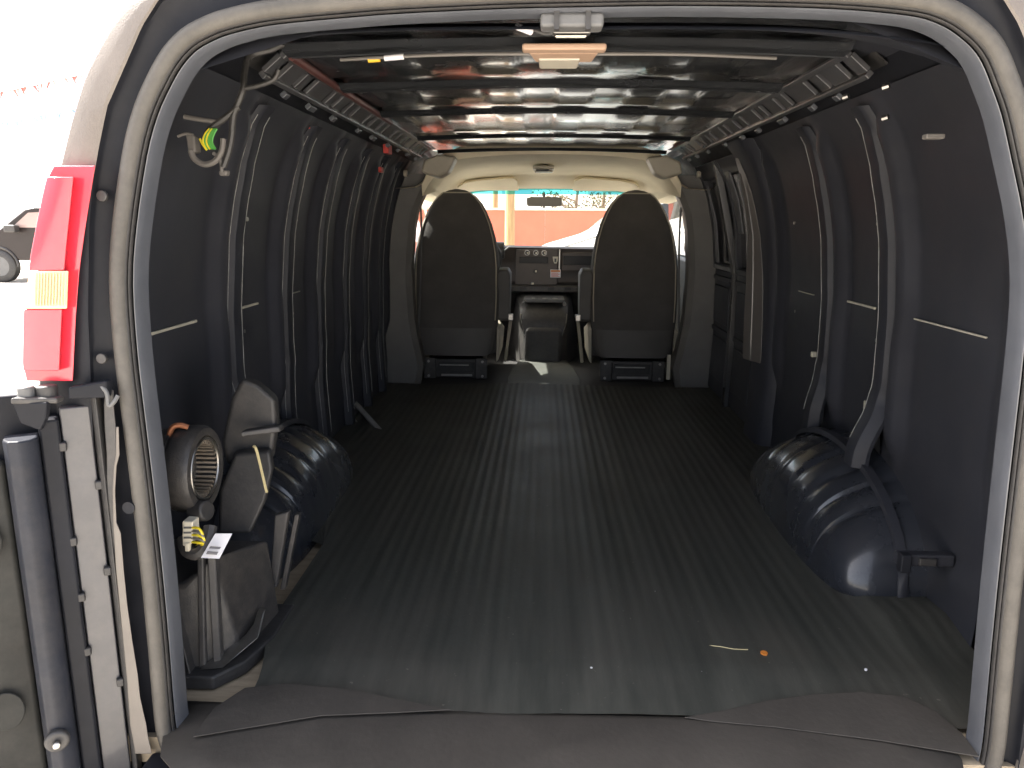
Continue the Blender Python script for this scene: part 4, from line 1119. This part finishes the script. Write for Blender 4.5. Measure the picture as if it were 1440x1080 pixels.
for i, (x, y, h) in enumerate(((1.0, 24, 3.4), (2.0, 26, 3.9), (3.1, 24, 3.5), (4.4, 25, 3.8), (6.2, 25, 3.9))):
    tree(x, y, h, 11 + i, ('thin dry tree beyond the red wall, nearest the wooden poles', 'second thin tree beyond the red wall, right of the mirror', 'third thin tree beyond the red wall, by the right seat', 'thin tree beyond the red wall hidden behind the right seat', 'thin tree beyond the red wall seen past the right seat')[i])

PALE = mat('backdrop_cream_wall', (0.8, 0.76, 0.68), 0.8, var=.05, vscale=.5)
cb = empty('backdrop_building', (-9, 44, G)); tag(cb, 'long low cream building added behind the red wall to whiten the background', 'building')  # pale building added so the dim horizon above the wall turns white
for k_ in range(9): box('wall', (k_ * 5.0, k_ * 5.0 + 4.98), (0, 8), (0, 5.2 if k_ % 3 else 5.6), PALE, cb)
for k_ in range(9):
    f_ = box('window', (k_ * 5.0 + 1.4, k_ * 5.0 + 3.4), (-.06, -.001), (3.0, 4.2), CREAM, cb, bevel=.02)
    box('pane', (k_ * 5.0 + 1.52, k_ * 5.0 + 3.28), (-.075, -.062), (3.12, 4.08), mat('hazy_pane', (.35, .36, .36), .2), f_)
box('backdrop_roof_edge', (-.3, 45.3), (-.3, 8.2), (5.62, 5.8), CAPM, cb)
# white van parked ahead
WP = mat('white_vehicle_paint', (0.75, 0.75, 0.73), 0.3, coat=.6)
DG = mat('dark_vehicle_glass', (0.03, 0.035, 0.04), 0.1, coat=.4)
wv = empty('parked_van', (.22, 8.6, G)); tag(wv, 'white parked vehicle with sloping bonnet ahead of the windscreen', 'van')
prof = [(-.5, .45), (-.48, 1.05), (-.35, 1.20), (-.2, 1.27), (.30, 1.42), (.42, 1.48), (.82, 1.80), (1.15, 1.96), (1.6, 2.04), (4.6, 2.06), (4.7, 1.9), (4.75, .45)]
loft('body', [[(x, y, z) for x, z in prof] for y in (0, 1.9)], WP, wv, bevel=.06, seg=3)
mesh('side_window', [(.75, -.01, 1.45), (1.05, -.01, 1.76), (1.35, -.01, 1.86), (2.1, -.01, 1.86), (2.1, -.01, 1.40)], [(0, 1, 2, 3)], DG, wv, solid=.01)
mesh('windscreen', [(.50, .15, 1.555), (.80, .15, 1.795), (.80, 1.75, 1.795), (.50, 1.75, 1.555)], [(0, 1, 2, 3)], DG, wv, solid=.012)
tube('panel_seam', [(-.3, -.012, 1.18), (.25, -.012, 1.36), (.5, -.012, 1.45), (.9, -.012, 1.66)], .008, GREYP, wv, seg=5)
for x in (.2, 3.7):
    for y in (.1, 1.8):
        o = lathe('wheel', (x, y, .36), (0, -1 if y < 1 else 1, 0), [(-.1, .2), (-.1, .33), (.1, .36), (.12, .33), (.12, .2), (.06, 0)], RUBBER, wv)

# dark pickup at left
TP = mat('dark_pickup_paint', (0.022, 0.017, 0.016), 0.35, spec=.25, coat=.1)
pk = empty('pickup_truck', (-14.62, 17.4, G)); tag(pk, 'dark pickup truck parked in the sun left of the tail lamp', 'pickup truck')
prof = [(0, .55), (0, 1.05), (.12, 1.20), (1.05, 1.32), (1.75, 1.80), (2.0, 1.86), (3.6, 1.86), (4.1, 1.32), (5.8, 1.30), (5.85, .55)]
loft('body', [[(x, y, z) for x, z in prof] for y in (0, 1.9)], TP, pk, bevel=.05, seg=3)
PG = mat('pink_reflection_glass', (0.30, 0.22, 0.20), 0.15, coat=.5)  # pink interior reflection put into the glass colour
mesh('side_window', [(1.38, -.012, 1.36), (1.84, -.012, 1.72), (2.5, -.012, 1.76), (2.5, -.012, 1.36)], [(0, 1, 2, 3)], PG, pk, solid=.01)
mesh('side_window', [(2.6, -.012, 1.36), (2.6, -.012, 1.76), (3.4, -.012, 1.76), (3.7, -.012, 1.36)], [(0, 1, 2, 3)], PG, pk, solid=.01)
mesh('windscreen', [(1.10, .12, 1.37), (1.72, .12, 1.795), (1.72, 1.78, 1.795), (1.10, 1.78, 1.37)], [(0, 1, 2, 3)], PG, pk, solid=.05)
box('door_mirror', (1.32, 1.60), (-.25, -.04), (1.24, 1.42), BLACKP, pk, bevel=.03)
box('door_handle', (2.9, 3.1), (-.03, -.005), (1.10, 1.14), BLACKP, pk, bevel=.01)
box('side_step', (1.6, 3.9), (-.12, .1), (.40, .46), METAL, pk, bevel=.01)
for x in (.95, 4.75):
    tube('wheel_arch', [(x + .47 * math.cos(a), -.01, .40 + .47 * math.sin(a)) for a in [PI * i / 10 for i in range(11)]], .03, BLACKP, pk, seg=6)
    for y, s in ((.08, -1), (1.82, 1)):
        o = lathe('wheel', (x, y, .40), (0, s, 0), [(-.12, .2), (-.12, .37), (-.1, .40), (.1, .40), (.125, .36), (.125, .25), (.09, .24)], RUBBER, pk)
        lathe('rim', (x, y, .40), (0, s, 0), [(.115, .25), (.07, .22), (.07, .09), (.11, .07), (.11, .0)], GREYP, o, seg=12)
# teal building
TEAL = mat('pale_teal_siding', (0.48, 0.62, 0.57), 0.7, var=.05)
tb = empty('teal_building', (-60, 62, G)); tag(tb, 'low teal building with white trim far behind the pickup', 'building')
for i in range(22):
    box('siding_panel', (i * 1.0 + .02, i * 1.0 + .98), (0, 1.0), (.3, 3.4), TEAL, tb)
box('roof', (-.5, 22.5), (-.4, 8), (3.42, 3.7), CAPM, tb)
box('wall', (0, 22), (1.01, 7.6), (0, 3.4), TEAL, tb)
box('corner_trim', (-.3, 0), (-.1, .2), (0, 3.42), WHITE, tb)
box('base_wall', (0, 22), (-.02, 1.0), (0, .29), CAPM, tb)
# pennant strings
def pennants(lab, y, z0, z1, x0, x1, m, seed):
    rr = random.Random(seed)
    t = empty('pennant_string', (x0, y, z0)); tag(t, lab, 'pennant string', 'pennant strings over the lot')
    L = x1 - x0; n = 105
    pts = [(L * i / 12, 0, (z1 - z0) * i / 12 - .25 * math.sin(PI * i / 12)) for i in range(13)]
    tube('cord', pts, .008, WHITE, t, seg=5)
    fm = None
    for i in range(n):
        u = (i + .5) / n
        p = Vector((L * u, 0, (z1 - z0) * u - .25 * math.sin(PI * u)))
        if fm is None:
            o = mesh('pennant', [(-.035, 0, 0), (.035, 0, 0), (.01, .02, -.20)], [(0, 1, 2)], m, t, solid=.003); fm = o
        else:
            o = fm.copy(); S.collection.objects.link(o); o.parent = t
        o.location = p; o.rotation_euler = (rr.uniform(-.4, .4), rr.uniform(-.5, .5), rr.uniform(-1, 1)); 
    return t
PR = mat('faded_red_pennant', (0.7, 0.12, 0.10), .6); PB = mat('faded_blue_pennant', (0.22, 0.30, 0.75), .6)
pennants('red pennant string hanging above the pickup', 15, 2.95, 4.1, -17.5, -8.5, PR, 1)
pennants('blue pennant string below the red one', 15, 2.45, 3.45, -17.5, -8.5, PB, 2)
